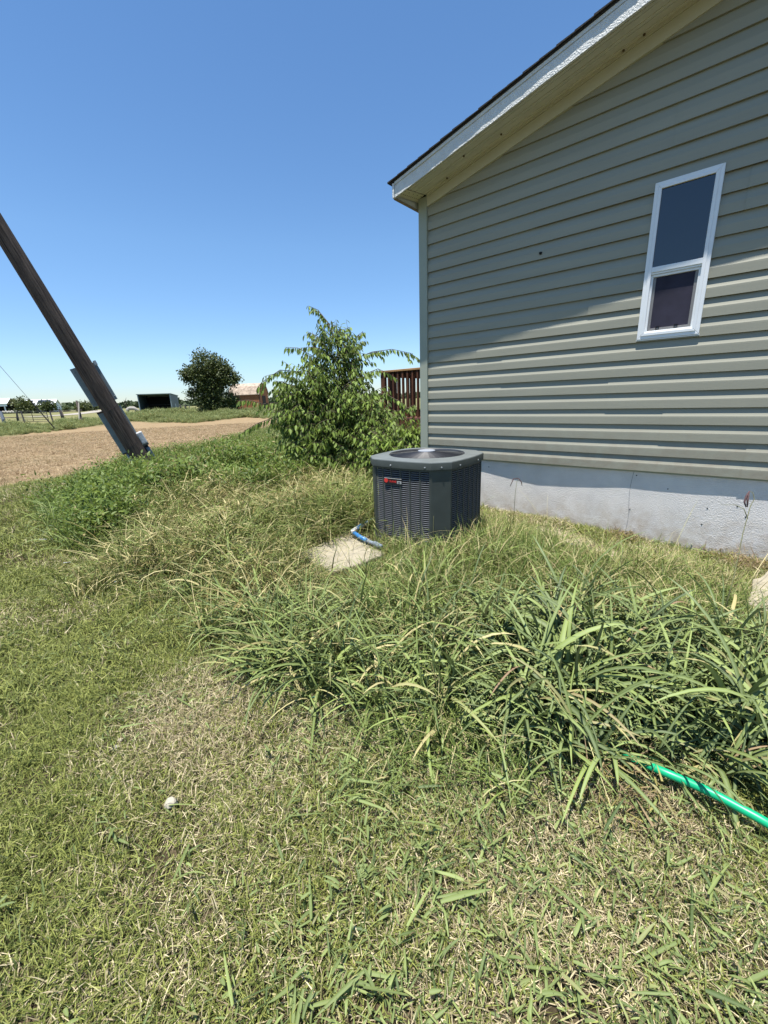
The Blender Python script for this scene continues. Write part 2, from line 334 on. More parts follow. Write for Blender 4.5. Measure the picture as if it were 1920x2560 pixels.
# ------------------------------------------------------------------ the house
house = thing('house', tuple(HO), 'sage green vinyl sided house with white trimmed gable roof', 'house', HROT)
C0 = .718; CH = .1524; XL, XRIDGE = -3.325, .95; XR = 2 * XRIDGE - XL; SL = .2218
OV = .44
def zfas(x): return 3.739 + SL * (x + 3.400)     # bottom edge of the rake fascia
def zsof(x): return zfas(x) + .014
def zin(x): return zfas(x) + .069                # the soffit rises a little towards the wall
def xstart(z): return -3.400 + (z - 3.800) / SL
LIP = -.029
PROF = [(LIP + .004, 0), (LIP, .0015), (LIP + .0005, .42), (LIP + .001, .500), (LIP + .006, .58), (LIP + .0135, .72), (LIP + .0205, .87), (LIP + .0262, 1.06)]
mb = MB().box(XL, XR, .055, .12, .70, 3.75); mb.build('wall_sheathing', M_sagetrim, house)
mb = MB(); mb.prism([(XL, .055, 3.75), (XR, .055, 3.75), (XRIDGE, .055, 3.72 + SL * (XRIDGE - XL))], (0, .065, 0)); mb.build('gable_sheathing', M_sagetrim, house)
mb = MB().box(XL, XL + .1, .12, 12, .75, 3.78); mb.box(XR - .1, XR, .12, 12, .75, 3.78); mb.box(XL + .1, XR - .1, 11.9, 12, .75, 3.78); mb.build('side_wall', M_sagetrim, house)
WX0, WX1, WZ0, WZ1 = -.839, -.3655, 1.957, 3.219
k = 0; jr = random.Random(5)
JOIN = {0: .10, 1: -.55, 2: -1.05, 3: -2.20, 4: -2.52, 5: -1.3, 6: .9, 7: -.2, 8: -1.9, 9: -.75, 10: .4}
while True:
    zb = C0 + 2 * k * CH
    if zb > 4.7: break
    j = JOIN.get(k, 0) ; cuts = [-99, j, j + 3.66, 99]
    for a, b in zip(cuts[:-1], cuts[1:]):
        # a double course panel, clipped to corner posts and to the rake
        mb = MB(); off = .0042 if a == j else 0.; ok = False
        for c in range(2):
            row = []; zs_ = [(zb + (c + t) * CH, y, t) for (y, t) in PROF]
            for zc in (WZ0 + .022, WZ1 - .022):      # break the profile where the window opening starts and ends
                for (z_a, y_a, t_a), (z_b, y_b, t_b) in zip(zs_[:-1], zs_[1:]):
                    if z_a < zc < z_b: f_ = (zc - z_a) / (z_b - z_a); zs_ += [(zc, y_a + (y_b - y_a) * f_, .5)]; zs_.sort(); break
            for (z, y, t) in zs_:
                x0 = max(a, XL + .09, xstart(z)); x1 = min(b + (.02 if b < 50 else 0), XR - .09, 2 * XRIDGE - xstart(z))
                row.append((x0, x1, y - off * (1 if t < 1 else 0), z))
            for (p, q) in zip(row[:-1], row[1:]):
                if p[1] - p[0] < .02: continue
                if q[1] <= q[0]: mx = (q[0] + q[1]) / 2; q = (mx, mx, q[2], q[3])
                ok = True; zm_ = (p[3] + q[3]) / 2; spans = [(p[0], p[1], q[0], q[1])]
                if WZ0 + .021 < zm_ < WZ1 - .021:
                    h0, h1 = WX0 + .022, WX1 - .022
                    spans = [(p0_, min(p1_, h0), q0_, min(q1_, h0)) for p0_, p1_, q0_, q1_ in spans if p0_ < h0] + [(max(p0_, h1), p1_, max(q0_, h1), q1_) for p0_, p1_, q0_, q1_ in spans if p1_ > h1]
                for p0_, p1_, q0_, q1_ in spans:
                    ns = max(1, int((p1_ - p0_) / .22)); wob = lambda x_, z_: .0022 * (vnoise(x_, z_ * 2, .45, 21) - .5)
                    for h in range(ns):
                        pa, pb = p0_ + (p1_ - p0_) * h / ns, p0_ + (p1_ - p0_) * (h + 1) / ns; qa, qb = q0_ + (q1_ - q0_) * h / ns, q0_ + (q1_ - q0_) * (h + 1) / ns
                        mb.add([(pa, p[2] + wob(pa, p[3]), p[3]), (pb, p[2] + wob(pb, p[3]), p[3]), (qb, q[2] + wob(qb, q[3]), q[3]), (qa, q[2] + wob(qa, q[3]), q[3])], [(0, 1, 2, 3)])
            p = row[0]
            if p[1] - p[0] > .02 and not (WZ0 + .02 < p[3] < WZ1 - .02 and p[0] < WX1 and p[1] > WX0): mb.add([(p[0], p[2], p[3]), (p[1], p[2], p[3]), (p[1], .012, p[3] + .004), (p[0], .012, p[3] + .004)], [(3, 2, 1, 0)])
        if ok:                                   # a course cut in two by the window is two panels
            xm = (WX0 + WX1) / 2; cx_ = [[mb.v[i][0] for i in f] for f in mb.f]; lf = [max(c_) <= xm for c_ in cx_]; rg_ = [min(c_) >= xm for c_ in cx_]
            if any(lf) and any(rg_) and all(a_ or b_ for a_, b_ in zip(lf, rg_)) and WZ0 < zb + CH < WZ1:
                for sel in (lf, rg_):
                    m2 = MB(); [m2.add([mb.v[i] for i in f], [tuple(range(len(f)))]) for f, k__ in zip(mb.f, sel) if k__]; m2.build('siding_panel', M_siding, house)
            else: mb.build('siding_panel', M_siding, house)
    k += 1
# corner posts
for x0, x1 in ((XL - .022, XL + .098), (XR - .098, XR + .022)):
    MB().box(x0, x1, -.048, .10, C0 - .012, zin(XL) - .006).build('corner_post', M_sagetrim, house, bevel=.004)
MB().box(XL, XR, .004, .05, C0 - .02, C0 + .004).build('starter_strip', M_sagetrim, house)
# frieze trim under the soffit, both slopes
def slope_board(name, mt, y0, y1, dz0, dz1, x0, x1, base=zin, par=house, bev=0):
    mb = MB()
    mb.prism([(x0, y0, base(x0) + dz0), (x1, y0, base(x1) + dz0), (x1, y0, base(x1) + dz1), (x0, y0, base(x0) + dz1)], (0, y1 - y0, 0))
    o = mb.build(name, mt, par, bevel=bev); return o
def mirror(o):
    c = o.copy(); c.data = o.data.copy(); COL.objects.link(c)
    for v in c.data.vertices: v.co.x = 2 * XRIDGE - v.co.x
    c.data.flip_normals(); return c
for dz0, dz1, y0 in ((-.135, -.034, -.042), (-.032, -.001, -.052)):
    mirror(slope_board('frieze_trim', M_frieze, y0, .015, dz0, dz1, XL + .10, XRIDGE))
# soffit of the rake with long grooves
so_ = MB()
ys = np.linspace(-OV + .012, -.001, 10)
def zq(x, y): return zfas(x) + .014 + .055 * (y + OV) / OV
for i in range(9):
    y0, y1 = ys[i] + .003, ys[i + 1] - .003; dzm = 0 if i % 3 else .003
    x0, x1 = XL + .075, XRIDGE
    so_.prism([(x0, y0, zq(x0, y0) + dzm), (x0, y1, zq(x0, y1) + dzm), (x1, y1, zq(x1, y1) + dzm), (x1, y0, zq(x1, y0) + dzm)], (0, 0, .01))
so_.prism([(x0, ys[0], zq(x0, ys[0]) + .006), (x0, ys[-1], zq(x0, ys[-1]) + .006), (x1, ys[-1], zq(x1, ys[-1]) + .006), (x1, ys[0], zq(x1, ys[0]) + .006)], (0, 0, .012))
mirror(so_.build('soffit', M_soffit, house))
es = MB(); x0, x1 = -3.389, XL + .062
ya, yb = -OV + .012, -.050
es.prism([(x0, ya, zq(x0, ya) - .002), (x0, yb, zq(x0, yb) - .002), (x1, yb, zq(x1, yb) - .002), (x1, ya, zq(x1, ya) - .002)], (0, 0, .012))
es.prism([(x0, yb, zq(x0, yb) - .002), (x0, 12, zq(x0, yb) - .002), (XL - .023, 12, zq(XL, yb) - .002), (XL - .023, yb, zq(XL, yb) - .002)], (0, 0, .012))
eso = es.build('eave_soffit', mat('eave_soffit_vinyl', (.58, .56, .42), .6, .3), house)
for row, n in ((.42, 10), (.80, 5)):
    vm = MB()
    for i in range(n):
        x = x0 + (x1 - x0) * row; y = -OV + .05 + (OV - .12) * i / (n - 1); r_ = .005
        z = zq(x, y) - .004
        vm.add([(x - r_, y - r_, z - SL * r_), (x + r_, y - r_, z + SL * r_), (x + r_, y + r_, z + SL * r_), (x - r_, y + r_, z - SL * r_)], [(3, 2, 1, 0)])
    vm.build('vent_holes', M_dark, eso, kind='stuff')
# rake fascia: a face that bows a few millimetres, so the shingle edge shades it unevenly
def bow(x): return np.interp(x, [-3.43, -3.34, -3.14, -2.92, -2.5, -1.9, -1.0, 1.2], [.0025, .0005, -.0065, -.0065, 0, .002, .0065, .011])
fa = MB(); nx = 90; xs = np.linspace(-3.400, XRIDGE, nx)
for x in xs:
    for (dz, yy) in ((0, 0), (.035, 0), (.07, 0), (.113, 0), (.116, .006), (.120, .006), (.123, -.004), (.152, -.004)):
        f = bow(x) * (1 if dz < .12 else 0) * (1 - .25 * dz / .113) + (.0012 * math.sin(x * 21) if dz < .12 else 0)
        fa.v.append((x, -OV - f + yy, zfas(x) + dz))
m_ = 8
fa.f = [(i * m_ + j, (i + 1) * m_ + j, (i + 1) * m_ + j + 1, i * m_ + j + 1) for i in range(nx - 1) for j in range(m_ - 1)]
n0 = len(fa.v)
for x in xs: fa.v += [(x, -OV + .02, zfas(x)), (x, -OV + .02, zfas(x) + .152)]
for i in range(nx - 1): fa.f += [(i * m_, n0 + 2 * i, n0 + 2 * i + 2, (i + 1) * m_), (n0 + 2 * i + 1, n0 + 2 * i, n0 + 2 * i + 2, n0 + 2 * i + 3)]
mirror(fa.build('rake_fascia', M_fascia, house))
ef = MB(); z0, z1 = zfas(-3.400), zfas(-3.400) + .138
ef.box(-3.426, -3.401, -OV - .012, 12.2, z0 - .004, z1)
ef.build('eave_fascia', M_fascia, house)
MB().box(-3.428, -3.391, -OV + .013, 12.2, z0 - .012, z0 - .0045).build('eave_drip', mat('drip_edge', (.22, .17, .15), .6, .3), house)
# roof deck and its shingle courses
roofm = MB()
def zroof(x): return zfas(x) + .153
x0 = -3.452
roofm.prism([(x0, -OV - .012, zroof(x0)), (XRIDGE, -OV - .012, zroof(XRIDGE)), (XRIDGE, -OV - .012, zroof(XRIDGE) + .012), (x0, -OV - .012, zroof(x0) + .012)], (0, 12.6, 0))
roof = roofm.build('roof', M_shingle, house); mirror(roof)
x = -3.482; i = 0; sr = random.Random(3)
while x < XRIDGE - .02:
    xe = min(x + .30, XRIDGE + .02); j = sr.uniform(-.0035, .0035); yv = -OV - .0285 + j
    mb = MB(); t = .016
    mb.prism([(x, yv, zroof(x) + .0135), (xe, yv, zroof(xe) + .0125), (xe, yv, zroof(xe) + .0145), (x, yv, zroof(x) + .0135 + t)], (0, 12.63, 0))
    mb.build('shingle_course', M_shingle, roof); x += .143
# foundation with a face that wanders in and out
fx = np.linspace(XL + .01, XR - .01, 150); fz = np.linspace(-.3, C0 + .02, 26); fo = MB()
def setback(x): return np.interp(x, [-3.3, -2.7, -2.39, -2.05, -1.71, -1.4, -1.1, -.76, -.3, .31, 1, 2], [.030, .031, .0375, .050, .0615, .056, .049, .0425, .0455, .039, .043, .040])
for x in fx:
    for z in fz:
        y = LIP + setback(x) + .0016 * (vnoise(x, z, .09, 4) - .5) + .004 * (vnoise(x, z, .5, 5) - .5); fo.v.append((x, y, z))
nz = len(fz); fo.f = [(i * nz + j, (i + 1) * nz + j, (i + 1) * nz + j + 1, i * nz + j + 1) for i in range(len(fx) - 1) for j in range(nz - 1)]
found = fo.build('foundation', M_found, house, smooth=True)
fb = MB().box(XL + .01, XR - .01, .075, 12, -.3, C0 - .03); fb.build('foundation_core', M_found, house)
cr = MB()
pts = [(-.735 + .012 * math.sin(z * 9) + .02 * (z - .3), LIP + setback(-.735) - .001, z) for z in np.linspace(.02, .70, 14)]
cr.tube(pts, .0018, 5); cr.build('crack', mat('crack_line', (.22, .22, .23), .9, .1), found)
for x, z in ((-.70, .66), (-.72, .30), (-.09, .40), (-.11, .24), (.12, .45), (.19, .36), (-2.33, .62), (-.42, .55)):
    MB().ico((x, LIP + setback(x), z), .007, 1).build('pit_hole', M_dark, found)
# a wasp nest and small marks under the soffit, a vent cap on the siding
for x, y in ((-2.93, -.06), (-2.62, -.2), (-2.25, -.12), (-1.2, -.05), (-1.05, -.06)):
    MB().ico((x, y * 1.2, zq(x, y * 1.2) - .006), .011, 1, .5).build('mud_nest', mat('mud', (.10, .075, .05), .9, .1), house)
MB().ico((-1.815, LIP - .008, 2.905), .016, 1, .4).build('cable_stub', M_dark, house)

# window
win = bpy.data.objects.new('window', None); COL.objects.link(win); win.parent = house; win.location = ((WX0 + WX1) / 2, LIP, (WZ0 + WZ1) / 2)
WW, WH = (WX1 - WX0) / 2, (WZ1 - WZ0) / 2
def frame(name, hw0, hw1, hz0, hz1, tw, y0, y1, mt, par, top=None, bot=None, bev=.003):
    """four mitred rails between x -hw..hw and z hz0..hz1, tw wide"""
    mb = MB(); a = (hw0, hw1); tb = bot or tw; tt = top or tw
    O = [(hw0, hz0), (hw1, hz0), (hw1, hz1), (hw0, hz1)]; I = [(hw0 + tw, hz0 + tb), (hw1 - tw, hz0 + tb), (hw1 - tw, hz1 - tt), (hw0 + tw, hz1 - tt)]
    for i in range(4):
        j = (i + 1) % 4; g = .0006
        mb.prism([(O[i][0], y0, O[i][1]), (O[j][0], y0, O[j][1]), (I[j][0], y0, I[j][1]), (I[i][0], y0, I[i][1])], (0, y1 - y0, 0))
    return mb.build(name, mt, par, bevel=bev)
frame('frame', -WW, WW, -WH, WH, .046, -.020, .06, M_white, win)
frame('inner_frame', -WW + .028, WW - .028, -WH + .028, WH - .028, .026, -.026, .05, M_white, win)
ZM = -WH + WH * 2 * .455
MB().box(-WW + .050, WW - .050, -.024, .05, ZM - .016, ZM + .028).build('meeting_rail', M_white, win, bevel=.004)
MB().box(-WW + .054, WW - .054, -.015, .03, ZM - .032, ZM - .0165).build('rail_lip', M_white, win, bevel=.002)
MB().box(-WW + .045, WW - .045, -.008, .0, ZM + .02, WH - .045).build('upper_pane', M_glass, win)
frame('sash', -WW + .052, WW - .052, -WH + .050, ZM - .033, .020, -.004, .05, M_white, win)
frame('screen_frame', -WW + .073, WW - .073, -WH + .071, ZM - .050, .021, .006, .016, M_grey, win, top=.006, bev=.001)
MB().box(-WW + .09, WW - .09, .010, .012, -WH + .09, ZM - .056).build('screen_mesh', M_screen, win)
MB().box(-WW + .06, WW - .06, .03, .04, -WH + .06, ZM - .03).build('lower_pane', M_glass, win)
for xx in (-.085, .055):
    tb = frame('pull_tab', xx - .014, xx + .014, -WH + .074, -WH + .104, .004, .002, .009, M_dark, win, bev=0)
MB().box(-WW - .004, WW + .004, -.014, .01, -WH - .010, -WH - .001).build('sill_channel', M_white, win)

# ------------------------------------------------------------------ the air conditioner
ZB, ZT = .14, .944
ac = thing('air_conditioner', (AC[0], AC[1], 0), 'dark grey outdoor air conditioner with louvred sides and round fan guard', 'air conditioner', HROT + .05)
A_, C_ = .455, .135
def octa(a, c, bulge, n=10):                     # outline with softly bowed long sides; y towards the house is +
    o = []
    cs = [((a, -(a - c)), (a, a - c)), ((a - c, a), (-(a - c), a)), ((-a, a - c), (-a, -(a - c))), ((-(a - c), -a), (a - c, -a))]
    for (p, q) in cs:
        p = np.array(p); q = np.array(q); nrm = np.array([q[1] - p[1], -(q[0] - p[0])]); nrm = nrm / np.hypot(*nrm)
        if nrm @ ((p + q) / 2) < 0: nrm = -nrm
        for t in np.linspace(0, 1, n): o.append(p + (q - p) * t + nrm * bulge * 4 * t * (1 - t))
    return np.array(o)
base = octa(A_ + .012, C_, .02); MB().prism([(p[0], p[1], ZB - .045) for p in base], (0, 0, .05)).build('base_pan', M_acbody, ac)
core = octa(A_ - .05, C_, .02); MB().prism([(p[0], p[1], ZB) for p in core], (0, 0, ZT - ZB - .10)).build('coil', M_acdark, ac)
n = 10; o_ = octa(A_, C_, .024, n); zt = ZT - .075
for sidei in range(4):
    P = o_[sidei * n:(sidei + 1) * n]; a, b = P[0], P[-1]
    nrm = np.array([b[1] - a[1], -(b[0] - a[0])]); nrm /= np.hypot(*nrm)
    if nrm @ ((a + b) / 2) < 0: nrm = -nrm
    def at(t, off, z):
        q = a + (b - a) * t + nrm * (.024 * 4 * t * (1 - t) + off); return (q[0], q[1], z)
    gr = MB(); nb = 6; nl = 34                   # frame, six bays of ribs
    def vbar(t0, t1, o0, o1, z0, z1):
        gr.add([at(t0, o0, z0), at(t1, o0, z0), at(t1, o0, z1), at(t0, o0, z1), at(t0, o1, z0), at(t1, o1, z0), at(t1, o1, z1), at(t0, o1, z1)],
               [(0, 1, 2, 3), (4, 7, 6, 5), (0, 3, 7, 4), (1, 5, 6, 2), (0, 4, 5, 1), (3, 2, 6, 7)])
    tt = np.linspace(0, 1, nb + 1)
    for i in range(nb + 1): hw = .010 if 0 < i < nb else .022; vbar(max(0, tt[i] - hw), min(1, tt[i] + hw), .0, -.022, ZB, zt)
    for i in range(nb): vbar(tt[i], tt[i + 1], -.001, -.022, zt - .022, zt); vbar(tt[i], tt[i + 1], -.001, -.022, ZB, ZB + .03)
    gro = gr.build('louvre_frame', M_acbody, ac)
    ls = MB()
    for kx in range(nl):
        z = ZB + .035 + (zt - .025 - ZB - .035) * (kx + .5) / nl
        for i in range(nb):
            t0, t1 = tt[i] + .008, tt[i + 1] - .008
            ls.add([at(t0, -.003, z - .001), at(t1, -.003, z - .001), at(t1, -.012, z + .0035), at(t0, -.012, z + .0035), at(t0, -.003, z - .0042), at(t1, -.003, z - .0042)], [(0, 1, 2, 3), (4, 5, 1, 0)])
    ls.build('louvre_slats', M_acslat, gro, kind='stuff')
for sidei in range(4):                           # chamfered corner panels
    p = o_[sidei * n + n - 1]; q = o_[((sidei + 1) % 4) * n]; m_ = (p + q) / 2; u_ = m_ / np.hypot(*m_) * .006
    e = (q - p) * .004
    MB().prism([(p[0] + e[0] + u_[0], p[1] + e[1] + u_[1], ZB), (q[0] - e[0] + u_[0], q[1] - e[1] + u_[1], ZB), (q[0] - e[0] - 3 * u_[0], q[1] - e[1] - 3 * u_[1], ZB), (p[0] + e[0] - 3 * u_[0], p[1] + e[1] - 3 * u_[1], ZB)], (0, 0, zt - ZB)).build('corner_panel', M_acbody, ac, bevel=.004)
# rim: skirt, rounded shoulder, dished top down to the round opening
ra = octa(A_ + .016, C_, .030, 12); NR = len(ra); rm = MB(); OPEN = .385
ang = np.arctan2(ra[:, 1], ra[:, 0]); circ = np.stack([np.cos(ang), np.sin(ang)], 1)
rings = [(ra * .985, ZT - .075), (ra, ZT - .073), (ra, ZT - .012), (ra * .993, ZT - .004), (ra * .975, ZT), (ra * .93 * .5 + circ * (OPEN + .045) * .5, ZT - .002), (circ * (OPEN + .028), ZT + .004), (circ * (OPEN + .016), ZT + .010), (circ * OPEN, ZT + .006), (circ * (OPEN - .008), ZT - .012), (circ * (OPEN - .01), ZT - .07)]
for P, z in rings: rm.v += [(p[0], p[1], z) for p in P]
rm.f = [(i * NR + k_, i * NR + (k_ + 1) % NR, (i + 1) * NR + (k_ + 1) % NR, (i + 1) * NR + k_) for i in range(len(rings) - 1) for k_ in range(NR)]
rim = rm.build('top_rim', M_acsunlit, ac, smooth=True); rim.data.set_sharp_from_angle(angle=R(28)); rim.data.materials.append(M_acbody)
for p_ in rim.data.polygons: p_.material_index = 1 if p_.index < 2 * NR else 0  # skirt keeps the body colour, upper faces the painted sunlit tone
for s_, t in ((3, .42), (3, .98), (0, .25), (0, .8), (2, .5), (1, .5)):
    P = ra[s_ * 12:(s_ + 1) * 12]; q = P[int(t * 11)]; MB().ico((q[0] * 1.004, q[1] * 1.004, ZT - .052), .009, 1).build('screw', M_steel, rim)
q = (ra[47] + ra[0]) / 2; MB().ico((q[0] * 1.004, q[1] * 1.004, ZT - .052), .009, 1).build('screw', M_steel, rim)
fg = MB()
for r_ in np.linspace(.085, OPEN - .006, 24):
    pts = [(r_ * math.cos(t), r_ * math.sin(t), ZT + .008 + .022 * (1 - (r_ / OPEN) ** 2)) for t in np.linspace(0, 2 * math.pi, 41)]
    fg.tube(pts, .0022, 4, cap=False)
guard = fg.build('fan_guard', M_wire, ac)
gs = MB()
for k_ in range(12):
    t = 2 * math.pi * k_ / 12; pts = [(r_ * math.cos(t), r_ * math.sin(t), ZT + .004 + .022 * (1 - (r_ / OPEN) ** 2)) for r_ in np.linspace(.07, OPEN + .004, 6)]
    gs.tube(pts, .0032, 4)
gs.build('guard_spoke', M_wire, guard)
hb = MB(); hb.prism([(.088 * math.cos(t), .088 * math.sin(t), ZT + .026) for t in np.linspace(0, 2 * math.pi, 28, endpoint=False)], (0, 0, .012)); hb.build('guard_hub', M_hub, guard, bevel=.003)
for k_ in range(3):
    t0 = 2 * math.pi * k_ / 3 + .4; fb_ = MB(); vv = []
    for r_ in np.linspace(.05, OPEN - .03, 6):
        for s_ in (-1, 1): vv.append((r_ * math.cos(t0 + s_ * .42), r_ * math.sin(t0 + s_ * .42), ZT - .085 - s_ * .035))
    fb_.add(vv, [(2 * i, 2 * i + 1, 2 * i + 3, 2 * i + 2) for i in range(5)]); fb_.build('fan_blade', M_fan, ac)
MB().tube([(0, 0, ZT - .3), (0, 0, ZT - .05)], .075, 16).build('fan_motor', M_acdark, ac)
# badge on the face turned to the lawn
P = o_[3 * n:4 * n]
bx, bz = -.085, ZT - .205; by = -A_ - .024 * .95
bd = MB(); bd.prism([(bx - .105, by - .004, bz - .034), (bx + .105, by - .004, bz - .034), (bx + .105, by - .004, bz + .022), (bx - .060, by - .004, bz + .028), (bx - .105, by - .004, bz + .028)], (0, .012, 0))
badge = bd.build('badge', M_black, ac, bevel=.003)
MB().prism([(bx - .078 + .022 * math.cos(t), by - .008, bz + .001 + .022 * math.sin(t)) for t in np.linspace(0, 2 * math.pi, 20, endpoint=False)][::-1], (0, .004, 0)).build('round_emblem', M_red, badge)
MB().box(bx + .052, bx + .102, by - .007, by - .004, bz - .022, bz + .004).build('silver_plate', M_silver, badge)
MB().box(bx - .1, bx + .104, by - .008, by - .004, bz + .022, bz + .0265).build('badge_edge', M_silver, badge)
def lettering(txt, size, loc, rot, mt, par, name):
    cu = bpy.data.curves.new(name, 'FONT'); cu.body = txt; cu.size = size; cu.extrude = .0008; cu.align_x = 'CENTER'; cu.align_y = 'CENTER'; cu.space_character = 1.05
    o = bpy.data.objects.new(name, cu); COL.objects.link(o); dg = bpy.context.evaluated_depsgraph_get(); me = bpy.data.meshes.new_from_object(o.evaluated_get(dg)); bpy.data.objects.remove(o)
    o = link(name, me, mt, par); o.location = loc; o.rotation_euler = rot; return o
lettering('TRANE', .029, (bx - .002, by - .0055, bz - .006), (R(90), 0, 0), M_red, badge, 'lettering')
lettering('XR', .020, (bx + .077, by - .0085, bz - .009), (R(90), 0, 0), M_black, badge, 'lettering')

# pad, slabs, pipe
tag(MB().prism([(p[0], p[1], .015) for p in octa(.56, .06, 0, 2)], (0, 0, .078)).build('concrete_pad', M_concrete, bevel=.008), 'grey concrete pad under the air conditioner', 'concrete pad')
bpy.data.objects['concrete_pad'].location = (AC[0], AC[1], 0); bpy.data.objects['concrete_pad'].rotation_euler = (0, 0, HROT + .05)
def slab(pts, z0, z1, mt, label, cat='stone slab', seed=1):
    mb = MB(); P = []; rg = random.Random(seed)
    for i in range(len(pts)):
        a, b = np.array(pts[i]), np.array(pts[(i + 1) % len(pts)])
        for t in (0, .25, .5, .75): q = a + (b - a) * t; P.append((q[0] + rg.uniform(-.02, .02), q[1] + rg.uniform(-.02, .02), z0))
    mb.prism(P, (0, 0, z1 - z0)); o = mb.build('stone_slab', mt, bevel=.012); return tag(o, label, cat)
slab([gp(735, 1385, .13)[:2], gp(835, 1425, .13)[:2], gp(960, 1385, .13)[:2], gp(955, 1358, .13)[:2], gp(880, 1322, .13)[:2]], .03, .122, M_stone, 'pale tan flat slab in the grass beside the air conditioner')
slab([gp(1868, 1505, .06)[:2], gp(1960, 1545, .06)[:2], gp(2100, 1480, .06)[:2], gp(1930, 1422, .06)[:2], gp(1880, 1450, .06)[:2]], -.02, .065, M_stone, 'pale tan slab by the foundation at the edge of the tall grass', seed=4)
pipe = thing('drain_pipe', (0, 0, 0), 'blue drain pipe with a bent joint lying against the air conditioner pad', 'pipe')
zp = .18
MB().tube([gp(936, 1297, zp + .02), gp(907, 1312, zp + .02), gp(886, 1324, zp + .015)], .021, 10).build('pipe_run', M_blue, pipe, smooth=True)
MB().tube([gp(889, 1322, zp + .016), gp(882, 1328, zp + .01), gp(884, 1332, zp)], .0235, 10).build('elbow', M_whitepvc, pipe, smooth=True)
MB().tube([gp(884, 1331, zp), gp(898, 1341, zp - .01), gp(918, 1352, zp - .02)], .021, 10).build('pipe_run', M_blue, pipe, smooth=True)
MB().tube([gp(936, 1358, zp - .02), gp(953, 1367, zp - .025)], .024, 10).build('pipe_end', M_bluegrey, pipe, smooth=True)
MB().tube([gp(914, 1350, zp - .02), gp(938, 1360, zp - .021)], .018, 10).build('pipe_run', M_bluegrey, pipe, smooth=True)

# ------------------------------------------------------------------ leaning pole
PD = np.array([-.27612, -.17613, .94485]); PD /= np.linalg.norm(PD)
pole = thing('utility_pole', tuple(POLE), 'dark weathered wooden utility pole leaning sharply over the lawn', 'utility pole')
pole.rotation_mode = 'QUATERNION'
_z = Vector(PD); _toward = Vector((5.15, -8.9, 0)); _y = (-_toward - _z * (-_toward).dot(_z)).normalized(); _x = _y.cross(_z)
pole.rotation_quaternion = Matrix((( _x.x, _y.x, _z.x), (_x.y, _y.y, _z.y), (_x.z, _y.z, _z.z))).to_quaternion()   # local -y faces the camera
sh = MB(); ts = np.linspace(-.5, 8.5, 46); nn = 40
for t in ts:
    for k_ in range(nn):
        a = 2 * math.pi * k_ / nn; r_ = (.172 - .0075 * t) * (1 + .035 * (vnoise(k_ * .9, t, 2.2, 7) - .5)) - (.006 if k_ % 13 == 4 else 0)
        sh.v.append((r_ * math.cos(a), r_ * math.sin(a), t))
sh.f = [(i * nn + k_, i * nn + (k_ + 1) % nn, (i + 1) * nn + (k_ + 1) % nn, (i + 1) * nn + k_) for i in range(len(ts) - 1) for k_ in range(nn)]
sh.build('shaft', M_pole, pole, smooth=True)
up1 = MB().box(-.262, .212, .11, .17, 1.50, 2.27).build('upper_panel', M_panel, pole, bevel=.006)
for (x, z) in ((-.215, 2.20), (-.215, 1.57), (.19, 2.20), (.19, 1.57)): MB().ico((x, .105, z), .011, 1).build('bolt', M_steel, up1)
MB().box(.17, .225, .10, .18, 2.21, 2.29).build('bracket', M_steel, up1)
lo = MB().box(-.268, .19, .12, .22, .46, 1.37).build('lower_panel', M_panel, pole, bevel=.006)
MB().box(-.27, -.16, .112, .23, 1.35, 1.385).build('panel_lid', M_shedtrim, lo); MB().box(-.27, -.16, .112, .225, .44, .462).build('panel_foot', M_shedtrim, lo)
MB().tube([(-.155, .15, -.45), (-.175, .15, .1), (-.17, .16, .47)], .045, 12).build('conduit', M_panel, pole, smooth=True)
ob = MB().box(.17, .285, -.02, .16, .50, .76).build('outlet_box', M_boxwhite, pole, bevel=.02)
MB().box(.165, .29, -.022, .162, .46, .503).build('box_base', M_acbody, ob, bevel=.004)
MB().box(.15, .22, .0, .1, .655, .715).build('box_bracket', M_boxwhite, ob)
MB().tube([(.225, .06, .46), (.225, .06, .40)], .035, 10).build('nipple', M_black, pole, smooth=True)
MB().tube([(.222, .05, .41), (.215, .05, .32), (.225, .05, .18), (.235, .05, .0), (.235, .05, -.3)], [.045, .050, .040, .036, .036], 12).build('wrapped_conduit', M_tape, pole, smooth=True)
MB().tube([(.175, .02, .7), (.18, 0, .45), (.185, -.01, .25), (.2, 0, .1)], .013, 6).build('loose_cable', M_black, pole, smooth=True)
for z in (.62, 1.4):
    pts = [((.171 - .0075 * z) * math.cos(t), (.171 - .0075 * z) * math.sin(t), z + .05 * math.sin(t + .5)) for t in np.linspace(0, 2 * math.pi, 25)]
    MB().tube(pts, .004, 4, cap=False).build('strap', M_shedtrim, pole)

# guy wire rising out of the frame beyond the weeds
g0 = gp(143, 1078, .05); g1 = dp(0, 915, 27); gd = (g1 - g0)
guy = thing('guy_wire', tuple(g0), 'thin guy wire rising from the fence weeds to the upper edge of the sky', 'guy wire')
MB().tube([(0, 0, 0), tuple(gd * 2)], .016, 6).build('cable', mat('guy_steel', (.25, .27, .29), .5, .4), guy)
MB().tube([(0, 0, 0), tuple(gd * .52)], .036, 8).build('guard', M_tpost, guy)

